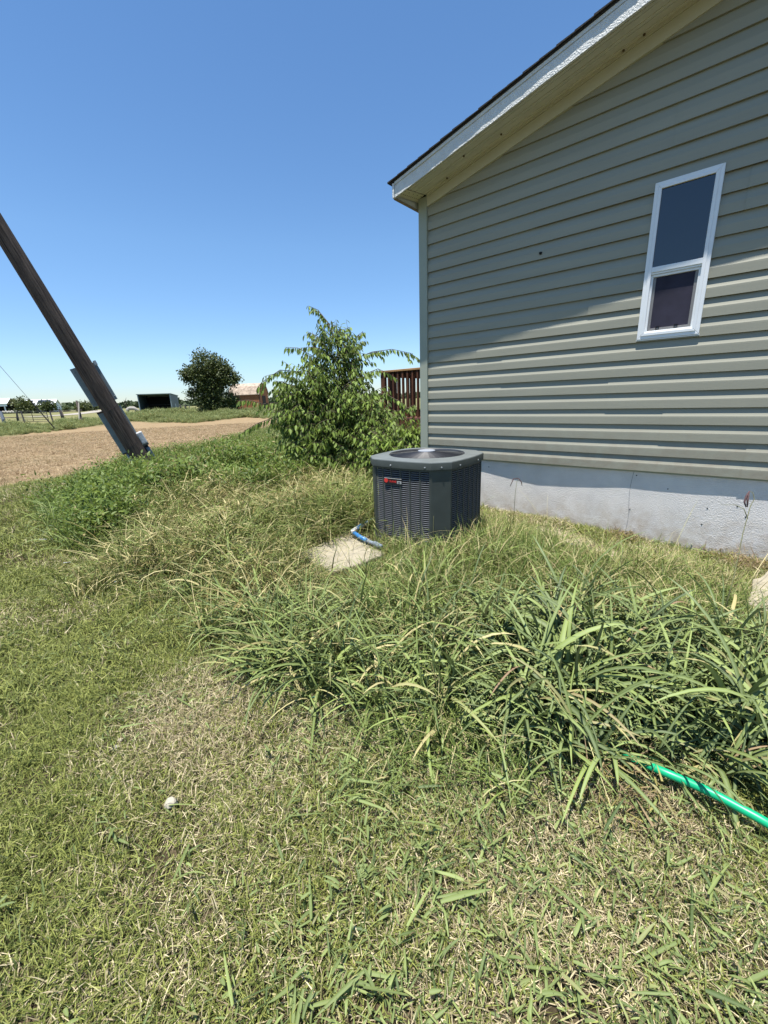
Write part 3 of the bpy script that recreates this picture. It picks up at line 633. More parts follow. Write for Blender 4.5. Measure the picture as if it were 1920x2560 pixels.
# ------------------------------------------------------------------ deck behind the corner
dk0 = h2w(-3.36, 2.0, 0); deck = thing('deck', tuple(dk0), 'red brown stained wooden deck with baluster railing behind the house corner', 'deck', HROT)
DL = -2.44; FZ, TZ = 1.09, 2.06               # local: x from DL to 0, y from 0 into the distance
for i in range(18):
    MB().box(DL - .03, -.02, i * .145 + .004, i * .145 + .139, FZ - .03, FZ).build('deck_board', M_deck, deck)
MB().box(DL - .01, -.02, .005, .04, FZ - .26, FZ - .033).build('rim_joist', M_deck, deck); MB().box(DL, DL + .04, .042, 2.5, FZ - .26, FZ - .033).build('rim_joist', M_deck, deck)
for (x, y) in ((DL + .05, .05), (DL + .05, 2.5), (-.1, .05), (-1.2, 2.5)):
    MB().box(x - .045, x + .045, y - .045, y + .045, -.1 if x < -.5 else FZ, TZ - .042).build('post', M_deck, deck, bevel=.004)
def rail(x0, y0, x1, y1, gap=.125):
    MB().bar((x0, y0, TZ - .02), (x1, y1, TZ - .02), .14, .038).build('cap_rail', M_decktop, deck, bevel=.004)
    MB().bar((x0, y0, TZ - .086), (x1, y1, TZ - .086), .038, .09).build('upper_rail', M_deck, deck); MB().bar((x0, y0, FZ + .10), (x1, y1, FZ + .10), .038, .09).build('lower_rail', M_deck, deck)
    L_ = math.hypot(x1 - x0, y1 - y0); nb = int(L_ / gap)
    dx, dy = (x1 - x0) / L_, (y1 - y0) / L_
    for i in range(1, nb):
        t = i / nb; x = x0 + (x1 - x0) * t + dy * .04; y = y0 + (y1 - y0) * t - dx * .04
        MB().box(x - .019, x + .019, y - .019, y + .019, FZ + .03, TZ - .05).build('baluster', M_deck, deck)
rail(DL - .02, .05, -.03, .05, .118); rail(DL + .05, .12, DL + .05, 2.45, .13); rail(DL + .1, 2.5, -1.2, 2.5, .13)
MB().bar((-1.2, 2.52, TZ - .02), (-2.3, 3.3, TZ - .95), .09, .14).build('stair_rail', M_deck, deck); MB().bar((-1.15, 2.56, FZ), (-2.3, 3.4, .1), .05, .25).build('stair_stringer', M_deck, deck)
for i in range(5):
    t = i / 5; MB().box(-1.25 - t * 1.05, -1.21 - t * 1.05, 2.52 + t * .8, 2.56 + t * .8, FZ + .1 - t * 1.0, TZ - .06 - t * .92).build('stair_baluster', M_deck, deck)
q = h2w(-4.93, 2.85, FZ); crate = thing('storage_crate', tuple(q), 'small white slatted plastic crate standing on the deck', 'crate', HROT + .3)
for i in range(4): MB().box(-.17, .17, -.13, .13, .006 + i * .075, .062 + i * .075).build('slat', M_white, crate, bevel=.004)
for sx in (-.15, .15):
    for sy in (-.12, .12): MB().box(sx - .012, sx + .012, sy - .012, sy + .012, 0, .30).build('corner_upright', M_white, crate)
q = h2w(-4.75, 2.25, FZ + .001); bag = MB()
bag.ico((0, 0, .035), .15, 2, .35, (1.1, .8, .26), 5); tag(bag.build('paper_sack', mat('pinkish_paper', (.62, .50, .47), .8, .2), smooth=False), 'crumpled pale paper sack lying at the deck edge', 'sack'); bpy.data.objects['paper_sack'].location = tuple(q)

# ------------------------------------------------------------------ leaves, bushes, trees
LT = np.array([(0, 0, 0), (-.5, .30, .05), (0, .30, 0), (.5, .30, .05), (-.40, .62, .045), (0, .62, -.015), (.40, .62, .045), (0, 1, -.06)], float)   # unit leaf: y is its length
LF = [(0, 2, 1), (0, 3, 2), (1, 2, 5, 4), (2, 3, 6, 5), (4, 5, 7), (5, 6, 7)]
def leaf_mesh(name, base, axis, nrm, ln, wd, sh, mt):
    """many leaves in one mesh"""
    base = np.asarray(base); axis = np.asarray(axis); nrm = np.asarray(nrm); n = len(base)
    axis = axis / np.linalg.norm(axis, axis=1, keepdims=True); side = np.cross(axis, nrm); side /= np.linalg.norm(side, axis=1, keepdims=True) + 1e-9; nz = np.cross(side, axis)
    V = base[:, None] + LT[None, :, 1:2] * (axis * np.asarray(ln)[:, None])[:, None] + LT[None, :, 0:1] * (side * np.asarray(wd)[:, None])[:, None] + LT[None, :, 2:3] * (nz * np.asarray(ln)[:, None])[:, None]
    nv = len(LT); fs = [tuple(i * nv + k_ for k_ in f) for i in range(n) for f in LF]
    me = bpy.data.meshes.new(name); me.from_pydata(V.reshape(-1, 3).tolist(), [], fs)
    c = np.ones((n, nv, 4), np.float32); c[:, :, 0] = np.asarray(sh)[:, None]; c[:, :, 1] = 1; c[:, :, 2] = (np.abs(LT[:, 0]) < .01)[None] * 1.
    a = me.color_attributes.new('bl', 'FLOAT_COLOR', 'POINT'); a.data.foreach_set('color', c.ravel()); me.materials.append(mt); me.shade_smooth(); return me
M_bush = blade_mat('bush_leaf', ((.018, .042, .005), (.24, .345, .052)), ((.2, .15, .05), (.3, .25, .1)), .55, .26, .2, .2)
M_tree = blade_mat('tree_leaf', ((.028, .044, .014), (.10, .125, .036)), ((.1, .1, .05), (.1, .1, .05)), .5, .22, .3)
M_tree2 = blade_mat('olive_leaf', ((.050, .070, .022), (.11, .13, .04)), ((.1, .1, .05), (.1, .1, .05)), .5, .25, .3)
M_far = blade_mat('treeline_leaf', ((.035, .055, .022), (.065, .09, .035)), ((.1, .1, .05), (.1, .1, .05)), .6, .15, .2)
M_pale = blade_mat('pale_weed_leaf', ((.085, .12, .03), (.34, .38, .15)), ((.2, .15, .05), (.3, .25, .1)), .55, .3, .3)

class Leaves:
    def __init__(s): s.b = []; s.a = []; s.n = []; s.l = []; s.w = []; s.s = []
    def add(s, b, a, n, l, w, sh): s.b.append(b); s.a.append(a); s.n.append(n); s.l.append(l); s.w.append(w); s.s.append(sh)
    def mesh(s, name, mt): return leaf_mesh(name, s.b, s.a, s.n, s.l, s.w, s.s, mt)
def spray(p, d, length, nleaf, ll, tw, lv, rg, droop=.8, wr=.30, sh0=0.):
    """a curved twig with alternate hanging leaves"""
    p = np.array(p, float); d = np.array(d, float); d /= np.linalg.norm(d); pts = [p.copy()]; st = length / nleaf
    for i in range(nleaf):
        d = d + np.array([0, 0, -droop * st * 1.1]) + rg.normal(0, .05, 3); d /= np.linalg.norm(d); p = p + d * st; pts.append(p.copy())
        side = np.cross(d, [0, 0, 1.]); side /= np.linalg.norm(side) + 1e-6
        sg = 1 if i % 2 else -1
        ax = side * sg * rg.uniform(.25, .8) + d * .45 + np.array([0, 0, -rg.uniform(.5, 1.5)]); nr = np.array([0, 0, 1.]) + side * sg * .8 + rg.normal(0, .35, 3)
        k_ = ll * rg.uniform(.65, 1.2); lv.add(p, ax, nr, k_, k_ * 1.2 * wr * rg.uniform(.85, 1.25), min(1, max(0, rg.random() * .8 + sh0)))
    if tw is not None: tw.tube(pts[::2] if len(pts) % 2 else pts, [max(.0012, .0035 * (1 - .7 * i / len(pts))) for i in range(len(pts[::2] if len(pts) % 2 else pts))], 4, cap=False)

def make_bush(name, base, blobs, branches, nspray, label, seed, ll=.10, depth0=7.2, nleaf_obj=0, sh0=0.):
    rg = np.random.default_rng(seed); root = thing(name, tuple(base), label, 'bush'); B = np.array(base)
    lv = Leaves(); tw = MB(); outer = Leaves()
    cen = dp(*blobs[0][:2], depth0) - B
    for bl in blobs:
        (cx, cy, rx, ry, dd, wgt) = bl; c = dp(cx, cy, depth0 + dd) - B; kx = rx / FPX * depth0; ky = ry / FPX * depth0
        for i in range(int(nspray * wgt)):
            u = rg.normal(size=3); u /= np.linalg.norm(u); rr = rg.random() ** .42
            q = c + u * rr * np.array([kx, kx * .8, ky]); q[2] = max(q[2], .03)
            d = u * np.array([1, 1, .6]) + np.array([0, 0, .25]) + rg.normal(0, .3, 3)
            spray(q - .15 * d, d, rg.uniform(.22, .45), rg.integers(6, 11), ll, tw, lv, rg, 1.1, sh0=sh0 + .55 * rr - .38)     # leaf colour darkens inwards, imitating shade inside the crown
        # main stems into this blob
        for i in range(3):
            u = rg.normal(0, .35, 3); e = c + u * np.array([kx, kx, ky * .8]); mid = e * .5 + rg.normal(0, .08, 3); mid[2] = abs(mid[2])
            st = MB().tube([rg.normal(0, .04, 3) * [1, 1, 0], mid, e], [.022, .014, .006], 6); st.build('stem', M_bark, root, smooth=True)
    for br in branches:
        P = [dp(x, y, depth0 + d) - B for x, y, d in br]; P0 = P[0] * .45 + cen * .2; st = MB().tube([P0] + P, np.linspace(.011, .003, len(P) + 1), 5); st.build('branch', M_bark, root, smooth=True)
        for a, b in zip(P[:-1], P[1:]):
            L_ = np.linalg.norm(b - a); nl = max(3, int(L_ / .030))
            for i in range(nl):
                t = (i + rg.random()) / nl; p = a + (b - a) * t; dd = (b - a) / L_; side = np.cross(dd, [0, 0, 1.]); sg = 1 if i % 2 else -1
                ax = side * sg * rg.uniform(.1, .6) + dd * .35 + np.array([0, 0, -rg.uniform(.7, 1.4)]); k_ = ll * rg.uniform(.7, 1.25)
                (outer if len(outer.b) < nleaf_obj else lv).add(p, ax, np.array([0, 0, .6]) + side * sg + rg.normal(0, .3, 3), k_, k_ * .30 * rg.uniform(.85, 1.2), rg.random() * .8 + .2)
            for i in range(int(L_ / .16) if len(P) < 9 else 0):
                p = a + (b - a) * rg.random(); spray(p, (b - a) / L_ + rg.normal(0, .6, 3), .2, 6, ll * .9, tw, lv, rg, 1.6, sh0=.15)
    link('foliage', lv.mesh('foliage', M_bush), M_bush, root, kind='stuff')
    if tw.v: tw.build('twigs', M_bark, root, kind='stuff')
    if outer.b:                                  # the leaves that stand out singly against the sky
        base_me = [leaf_mesh('leaf', [(0, 0, 0)], [(0, 1, 0)], [(0, 0, 1)], [1], [.30], [s], M_bush) for s in (.35, .6, .9)]
        for i in range(len(outer.b)):
            a = Vector(outer.a[i]).normalized(); s = a.cross(Vector(outer.n[i])).normalized(); n_ = s.cross(a); k_ = outer.l[i]
            o = bpy.data.objects.new('leaf', base_me[i % 3]); COL.objects.link(o); o.parent = root
            o.matrix_local = Matrix(((s.x * k_, a.x * k_, n_.x * k_, outer.b[i][0]), (s.y * k_, a.y * k_, n_.y * k_, outer.b[i][1]), (s.z * k_, a.z * k_, n_.z * k_, outer.b[i][2]), (0, 0, 0, 1)))
    return root
bb = gp(845, 1175, .06)
make_bush('leafy_bush', bb, [(825, 1030, 130, 110, 0, .32), (838, 910, 72, 95, .1, .12), (765, 1000, 80, 85, -.1, .12), (890, 1085, 115, 90, -.2, .24), (800, 1110, 80, 62, -.2, .13), (860, 1150, 110, 45, -.3, .11)],
          [[(845, 860, 0), (815, 800, 0), (795, 775, .05), (772, 765, .1)], [(845, 870, .1), (840, 815, .1), (812, 808, .1)], [(800, 900, 0), (745, 870, -.1), (712, 868, -.1)], [(880, 900, 0), (930, 880, -.1), (980, 873, -.15), (1032, 884, -.2)],
           [(760, 930, 0), (700, 925, -.2), (655, 955, -.3), (642, 972, -.3)], [(740, 1030, 0), (680, 1045, -.2), (640, 1060, -.3), (610, 1078, -.3)], [(870, 870, .2), (895, 838, .2), (908, 828, .2)], [(900, 940, 0), (945, 922, -.2), (975, 935, -.25)],
           [(790, 880, .1), (785, 845, .1), (780, 828, .1)], [(720, 1000, 0), (660, 1010, -.2), (620, 1000, -.3), (596, 1002, -.3)], [(920, 985, 0), (965, 985, -.2), (1000, 1005, -.3), (1010, 1030, -.3)], [(860, 900, 0), (875, 850, 0), (860, 832, 0)]],
          1900, 'tall leafy green bush with drooping branches beside the deck', 11, .112, 7.2, 270)
make_bush('leafy_sapling', gp(985, 1175, .05), [(985, 1122, 60, 40, -.2, .5), (1032, 1100, 28, 36, -.2, .3), (945, 1125, 48, 42, -.2, .2)],
          [[(1000, 1040, 0), (1015, 1020, -.1), (1040, 1018, -.1)], [(1030, 1060, 0), (1045, 1045, 0)]], 620, 'low bright green sapling growing between bush and house corner', 12, .095, 6.6, 0, .25)

def card_tree(name, base, crown, n, card, label, mt, seed, trunk=None, group=None, limbs=5):
    """crown: list of (dx, dy, dz, rx, ry, rz) lobes relative to the base"""
    rg = np.random.default_rng(seed); root = thing(name, tuple(base), label, 'tree', group=group); lv = Leaves(); vol = sum(c[3] * c[5] for c in crown)
    for c in crown:
        k_ = int(n * c[3] * c[5] / vol / 14)
        for i in range(k_):
            u = rg.normal(size=3); u /= np.linalg.norm(u); q = np.array(c[:3]) + u * np.array(c[3:]) * rg.random() ** .35 * rg.uniform(.85, 1.12)
            sh = .25 + .3 * rg.random()
            for j in range(14):
                p = q + rg.normal(0, card * 1.0, 3); ax = rg.normal(0, 1, 3) + u * .7; nr = np.array([0, 0, 1.]) + rg.normal(0, .6, 3) + u * .4; s = card * rg.uniform(.6, 1.3)
                lv.add(p, ax, nr, s, s * .62, min(1, sh + rg.random() * .4))
    tr, th = trunk or (.25, 2.); c0 = np.array(crown[0][:3])
    MB().tube([(0, 0, -.3), (.05 * tr, 0, th * .5), tuple(c0 * .6 + np.array([0, 0, th * .2]))], [tr, tr * .8, tr * .5], 8).build('trunk', M_trunk, root, smooth=True)
    for i in range(limbs):
        c = np.array(crown[i % len(crown)][:3]) + rg.normal(0, .3, 3) * crown[i % len(crown)][3]; MB().tube([(0, 0, th * .6), tuple(c * .55 + np.array([0, 0, th * .3])), tuple(c)], [tr * .5, tr * .35, tr * .1], 6).build('limb', M_trunk, root, smooth=True)
    link('crown', lv.mesh('crown', mt), mt, root, kind='stuff'); return root
def far_base(px, py, depth):
    p = dp(px, py, depth); return np.array([p[0], p[1], float(zg(p[0], p[1]))])
def S(depth): return depth / FPX                  # metres per photograph pixel
d = 50.; k = S(d); tb_ = far_base(540, 1030, d)
def lobes(base_px, base_py, k, L): return [((x - base_px) * k, 0, (base_py - y) * k, rx * k, rx * k * .9, ry * k) for x, y, rx, ry in L]
card_tree('shade_tree', tb_, lobes(540, 1033, k, [(534, 922, 44, 36), (550, 948, 48, 34), (524, 972, 38, 24), (502, 938, 30, 20), (568, 932, 30, 24), (483, 935, 17, 11), (478, 948, 9, 8), (584, 952, 22, 14), (602, 950, 10, 9), (492, 980, 16, 10), (486, 991, 10, 8), (552, 1003, 45, 26), (522, 1014, 25, 19), (578, 1010, 23, 22)]),
          22000, .23, 'large round dark green tree in front of the brown shed', M_tree, 21, (.35, 2.))
# brown shed with a curved shingle roof
d = 58.; k = S(d); sb = far_base(628, 1030, d); shed = thing('garden_shed', tuple(sb), 'brown wooden shed with faded curved barn roof behind the large tree', 'shed', R(-8))
hw, hl, wh = 1.55, 2.1, 2.25
for i in range(14):
    x = -hl + i * 2 * hl / 14; MB().box(x + .008, x + 2 * hl / 14 - .008, -hw, -hw + .05, 0, wh).build('wall_board', M_shedwall, shed)
for x in (-hl, hl - .05):
    mb = MB(); mb.prism([(x, -hw + .05, 0), (x, hw, 0), (x, hw, wh), (x, hw * .7, wh + .95), (x, 0, wh + 1.35), (x, -hw * .7, wh + .95), (x, -hw + .05, wh)], (.05, 0, 0)); mb.build('end_wall', M_shedwall, shed)
MB().box(-hl, hl, hw - .05, hw, 0, wh).build('back_wall', M_shedwall, shed)
prof = [(-hw - .12, wh - .1), (-hw * .86, wh + .5), (-hw * .62, wh + 1.0), (-hw * .3, wh + 1.3), (0, wh + 1.4), (hw * .3, wh + 1.3), (hw * .62, wh + 1.0), (hw * .86, wh + .5), (hw + .12, wh - .1)]
for (a, b) in zip(prof[:-1], prof[1:]):
    mb = MB(); x = hl + .12; mb.prism([(-x, a[0], a[1]), (x, a[0], a[1]), (x, b[0], b[1]), (-x, b[0], b[1])], (0, 0, .07)); mb.build('roof_panel', M_shedroof, shed)
MB().box(hl - .02, hl + .07, -hw - .03, -hw + .1, 0, wh).build('corner_trim', M_shedtrim, shed)
MB().box(hl + .002, hl + .04, -.55, .55, 0, 2.0).build('door', M_shedtrim, shed)
q = far_base(616, 1029, 54); tag(MB().tube([(0, 0, 0), (0, 0, .52)], [.07, .06], 8).build('stub_post', M_post), 'short pale post standing in front of the brown shed', 'post'); bpy.data.objects['stub_post'].location = tuple(q)
# loafing shelter
d = 66.; k = S(d); q = far_base(392, 1030, d); shel = thing('livestock_shelter', tuple(q), 'dark steel open fronted livestock shelter in the field', 'shelter', R(14))
Wd, Dp, Hf, Hb = 2.42, 2.6, 2.95, 2.7
MB().box(-Wd, Wd, Dp * 2 - .06, Dp * 2, 0, Hb).build('back_wall', M_shelter, shel); 
for x in (-Wd, Wd - .06):
    mb = MB(); mb.prism([(x, 0, .02), (x, Dp * 2 - .06, .02), (x, Dp * 2 - .06, Hb), (x, 0, Hf)], (.06, 0, 0)); mb.build('side_wall', M_shelter, shel)
mb = MB(); mb.prism([(-Wd - .1, -.2, Hf), (Wd + .1, -.2, Hf), (Wd + .1, Dp * 2 + .1, Hb), (-Wd - .1, Dp * 2 + .1, Hb)], (0, 0, .09)); mb.build('roof', M_sheltertrim, shel)
for x in (-Wd + .0, Wd - .14): MB().box(x, x + .14, -.06, -.002, 0, Hf - .02).build('front_post', M_sheltertrim, shel)
MB().box(-Wd + .06, Wd - .06, Dp * 2 - .12, Dp * 2 - .065, .05, Hb - .05).build('shade_sheet', M_darkin, shel)  # near-black sheet added to imitate the shade inside the open shelter
for z in (.9, 1.3): MB().tube([(-Wd + .06, Dp, z), (Wd - .06, Dp, z)], .035, 6).build('rail', M_gate, shel)
MB().box(Wd + .001, Wd + .02, 2.0, 2.9, .9, 1.4).build('hatch', M_sheltertrim, shel)
# grazing horse
d = 63.; q = far_base(333, 1034, d)
def make_horse(q, rz):
    root = thing('horse', tuple(q + np.array([0, 0, -.1])), 'pale grey horse grazing beside the steel shelter', 'horse', rz); root.scale = (.78, .78, .78)
    V = [(0, 0, 1.28), (-.45, 0, 1.30), (-.85, 0, 1.32), (-1.0, 0, 1.18), (.45, 0, 1.24), (.75, 0, 1.2), (1.05, 0, .95), (1.35, 0, .55), (1.45, 0, .35), (1.56, 0, .12)]
    E = [(0, 1), (1, 2), (2, 3), (0, 4), (4, 5), (5, 6), (6, 7), (7, 8), (8, 9)]; RD = [.40, .40, .34, .22, .38, .27, .17, .12, .12, .08]
    for s in (-1, 1):
        n0 = len(V); V += [(.62, s * .14, .95), (.62, s * .15, .52), (.64, s * .15, .08), (-.85, s * .15, .98), (-.78, s * .16, .72), (-.92, s * .16, .48), (-.88, s * .16, .06)]
        RD += [.13, .07, .055, .19, .11, .065, .055]; E += [(5, n0), (n0, n0 + 1), (n0 + 1, n0 + 2), (2, n0 + 3), (n0 + 3, n0 + 4), (n0 + 4, n0 + 5), (n0 + 5, n0 + 6)]
    me = bpy.data.meshes.new('body'); me.from_pydata(V, E, []); o = bpy.data.objects.new('body', me); COL.objects.link(o); o.parent = root
    sk = o.modifiers.new('skin', 'SKIN'); bm = bmesh.new(); bm.from_mesh(me); ly = bm.verts.layers.skin.verify(); bm.verts.ensure_lookup_table()
    for i, v in enumerate(bm.verts): v[ly].radius = (RD[i], RD[i]); v[ly].use_root = i == 0
    bm.to_mesh(me); bm.free(); sb_ = o.modifiers.new('sub', 'SUBSURF'); sb_.levels = 2; sb_.render_levels = 2; me.materials.append(M_horse)
    for s in (-1, 1): MB().tube([(1.33, s * .07, .50), (1.30, s * .10, .64)], [.035, .008], 6).build('ear', M_horse, root)
    MB().tube([(-1.02, 0, 1.3), (-1.14, 0, 1.0), (-1.12, 0, .5)], [.05, .08, .03], 7).build('tail', M_boxwhite, root, smooth=True)
    MB().tube([(.55, 0, 1.5), (.9, 0, 1.22), (1.2, 0, .85)], [.02, .05, .03], 5).build('mane', M_boxwhite, root, smooth=True)
make_horse(q, R(4))
# field fence: leaning posts, boards and a tube gate
def post(px, py, topx, topy, depth, w, mt, label, nm='fence_post', grp='posts of the field fence'):
    q = far_base(px, py, depth); b = dp(px, py, depth); t = dp(topx, topy, depth); v = t - b
    o = MB().tube([(0, 0, -.2), (0, 0, .3), tuple(v + np.array([0, 0, b[2] - q[2]]))], [w, w, w * .85], 7).build(nm, mt); o.location = tuple(q)
    return tag(o, label, 'post', grp)
post(66, 1072, 52, 1028, 34, .055, M_tpost, 'leaning black steel post just right of the blue grey post and gate')
post(135, 1065, 124, 1028, 36, .065, M_tpost, 'leaning black steel post under the dark bush in front of white house')
post(205, 1056, 191, 1002, 37, .10, M_post, 'tall tilted wooden post with a pale batten nailed to its top')
post(9, 1052, 1, 1029, 42, .16, M_bluepost, 'thick blue grey post at the edge of the picture')
post(44, 1050, 42, 1029, 46, .09, M_tpost, 'dark short post at the left end of the tube gate')
post(155, 1043, 148, 1023, 50, .12, M_tpost, 'tilted dark post left of the paired post, beyond the gate')
post(158, 1043, 153, 1029, 51, .13, M_post, 'short brown post leaning against its taller neighbour')
post(447 + 8, 1032, 450, 1012, 58, .12, M_gate, 'dark post beside the steel shelter, holding the rail panel')
post(466, 1031, 463, 1013, 58, .12, M_gate, 'dark post at the far end of the rail panel by the shelter')
post(475, 1029, 473, 1014, 60, .06, M_gate, 'thin dark post between rail panel and large tree')
b = dp(197, 1006, 36.8); t_ = dp(198, 1050, 36.8); tag(MB().bar((0, 0, 0), tuple(b - t_), .09, .04).build('batten', mat('pale_batten', (.40, .36, .30), .8, .2)), 'pale upright batten fixed to the tall tilted wooden post', 'batten'); bpy.data.objects['batten'].location = tuple(t_)
def panel(x0, y0, x1, y1, hgt, depth0, depth1, nrail, mt, nm, label, cat, mids=3):
    a = dp(x0, y0, depth0); b = dp(x1, y1, depth1); root = thing(nm, tuple(a), label, cat)
    v = b - a
    for i in range(nrail): MB().tube([(0, 0, hgt * i / (nrail - 1)), (v[0], v[1], v[2] + hgt * i / (nrail - 1))], .026, 6).build('rail', mt, root)
    for i in range(mids): t = i / (mids - 1); MB().tube([(v[0] * t, v[1] * t, v[2] * t), (v[0] * t, v[1] * t, v[2] * t + hgt)], .03, 6).build('upright', mt, root)
panel(48, 1052, 122, 1054, 1.02, 44, 42, 6, M_gate, 'tube_gate', 'dark tube gate of six rails in the field fence', 'gate')
panel(2, 1044, 44, 1043, .5, 45, 46, 2, M_gate, 'fence_rail', 'pair of dark rails between blue grey post and gate', 'fence', 2)
panel(127, 1031, 205, 1027, .12, 44, 44, 2, M_post, 'board_rail', 'grey brown board rail behind the leaning steel post', 'fence', 2)
panel(452, 1030, 465, 1030, .95, 58, 58, 5, M_gate, 'rail_panel', 'dark rail panel between two posts right of the shelter', 'fence', 2)

# white roofed barn, white house with solar panels, their trees
q = far_base(-30, 1036, 150); kk = S(150); barn = thing('open_barn', tuple(q), 'long open barn with a bright white metal roof', 'barn', R(10))
for (x0, x1, z0, z1, y0, y1) in ((-16, 11, 2.2, 4.3, -7, -6.8),):
    MB().box(x0, x1, y0, y1, 2.6, 3.5).build('eave_band', M_hwall, barn)
mb = MB(); mb.prism([(-16, -7.3, 3.5), (11.5, -7.3, 3.5), (8.5, 0, 5.4), (-16, 0, 5.4)], (0, 0, .1)); mb.build('roof', M_barnroof, barn)
mb = MB(); mb.prism([(-16, 7.3, 3.5), (11.5, 7.3, 3.5), (8.5, 0, 5.4), (-16, 0, 5.4)], (0, 0, .1)); mb.build('roof', M_barnroof, barn)
MB().box(-16, 11, 6.6, 6.8, 0, 3.5).build('back_wall', M_darkin, barn)
for x in range(-15, 12, 5): MB().box(x, x + .25, -6.9, -6.6, 0, 3.5).build('column', M_hwall, barn)
for i in range(6):
    o = MB().ico((0, 0, .55), .75, 1, .3, (1.2, .8, .8), i).build('hay_bale', mat('bale', (.35, .33, .28), .9, .1)); p = h = dp(8 + i * 7.5, 1031, 143); o.location = (p[0], p[1], float(zg(p[0], p[1])))
    tag(o, 'pale bale in the row in front of the open barn', 'bale', 'bales in front of the open barn')
d = 172.; k = S(d); q = far_base(147, 1028, d); wh_ = thing('white_house', tuple(q), 'white farmhouse with solar panels on its metal roof', 'house', R(24))
Lx, Gy, Wz, Rz = 15., 5.2, 2.6, 5.0              # gable faces the camera at the right end
mb = MB(); mb.prism([(-.01, -Gy, 0), (-.01, Gy, 0), (-.01, Gy, Wz), (-.01, 0, Rz - .25), (-.01, -Gy, Wz)], (-Lx, 0, 0)); mb.build('wall', M_hwall, wh_)
rl = []
for s in (-1, 1):
    mb = MB(); mb.prism([(.4, s * (Gy + .5), Wz - .2), (-Lx - .4, s * (Gy + .5), Wz - .2), (-Lx - .4, 0, Rz), (.4, 0, Rz)], (0, 0, .15)); rl.append(mb.build('roof', M_hroof, wh_))
for x0, x1 in ((-5.8, -1.6), (-12.5, -7.4)):
    def rp(x, t): return (x, -(Gy + .5) * (1 - t), Wz - .2 + (Rz - Wz + .2) * t + .2)
    mb = MB(); mb.prism([rp(x0, .30), rp(x1, .30), rp(x1, .86), rp(x0, .86)], (0, 0, .06)); mb.build('solar_panel', M_solar, rl[0])
for y, w_ in ((-1.6, .9), (2.4, .7)): MB().box(.0, .04, y - w_ / 2, y + w_ / 2, .9, 2.0).build('window', M_solar, wh_)
for x in (-3, -8): MB().box(x, x + 1.2, -Gy - .04, -Gy, .9, 2.1).build('window', M_solar, wh_)
def ftree(px, py, depth, L, n, card, label, mt, seed): return card_tree('field_tree', far_base(px, py, depth), lobes(px, py, S(depth), L), n, card, label, mt, seed, (.22, 1.2), 'trees around the white house', 3)
ftree(66, 1036, 120, [(62, 1014, 14, 13), (72, 1020, 15, 12), (82, 1024, 15, 9), (70, 1030, 20, 8), (92, 1026, 8, 7)], 2600, .55, 'large mixed green tree between open barn and white house', M_tree2, 31)
ftree(122, 1031, 140, [(120, 1016, 16, 7), (118, 1022, 16, 7), (128, 1012, 10, 5)], 1500, .55, 'dark rounded tree in front of the white house', M_tree, 32)
ftree(123, 1012, 230, [(123, 1003, 14, 5), (112, 1004, 8, 3), (136, 1004, 7, 3)], 1000, .7, 'tree rising behind the white house roof', M_tree, 33)
ftree(168, 1028, 160, [(168, 1023, 6, 5)], 350, .5, 'small round shrub at the gable end of the white house', M_tree, 34)
ftree(204, 1026, 130, [(205, 1016, 9, 8), (200, 1020, 8, 6)], 900, .5, 'light green tree right of the tall wooden post', M_tree2, 35)
ftree(222, 1025, 150, [(222, 1013, 11, 9), (234, 1016, 10, 7), (214, 1018, 9, 6)], 1200, .55, 'dark wide tree by the bend of the gravel drive', M_tree, 36)
bt = far_base(315, 1018, 180); bare = thing('bare_tree', tuple(bt), 'leafless dead tree on the horizon left of the steel shelter', 'tree')
rgb = random.Random(2)
MB().tube([(0, 0, -1), (.2, 0, 2), (-.4, 0, 4)], [.16, .12, .04], 6).build('trunk', M_trunk, bare)
for i in range(9):
    z = rgb.uniform(1.0, 3.4); MB().tube([(0, 0, z), (rgb.uniform(-.9, .9), rgb.uniform(-.5, .5), z + rgb.uniform(.6, 1.4)), (rgb.uniform(-1.4, 1.4), 0, z + rgb.uniform(1, 2.0))], [.06, .045, .02], 5).build('limb', M_trunk, bare)
# far wood on the horizon: one mass
lv = Leaves(); rg = np.random.default_rng(77)
for a in np.arange(R(-75), R(75), R(.075)):
    for layer in range(2):
        D = 700 + 260 * layer + 60 * math.sin(a * 23) ; hgt = 4.5 + 6 * vnoise(a * 60, layer * 5, 1., 8) + 3 * rg.random() + layer * 3
        cx, cy = D * math.sin(a), D * math.cos(a); zb = float(zg(cx, cy))
        for j in range(5):
            lv.add((cx + rg.normal(0, 1.5), cy + rg.normal(0, 6), zb - 1 + hgt * rg.random() * .8), rg.normal(0, 1, 3) + np.array([0, 0, .6]), np.array([0, -1, .8]) + rg.normal(0, .4, 3), hgt * .5, hgt * .5, rg.random())
link('distant_treeline', lv.mesh('distant_treeline', M_far), M_far, label='low dark green treeline along the horizon', cat='treeline', kind='stuff')

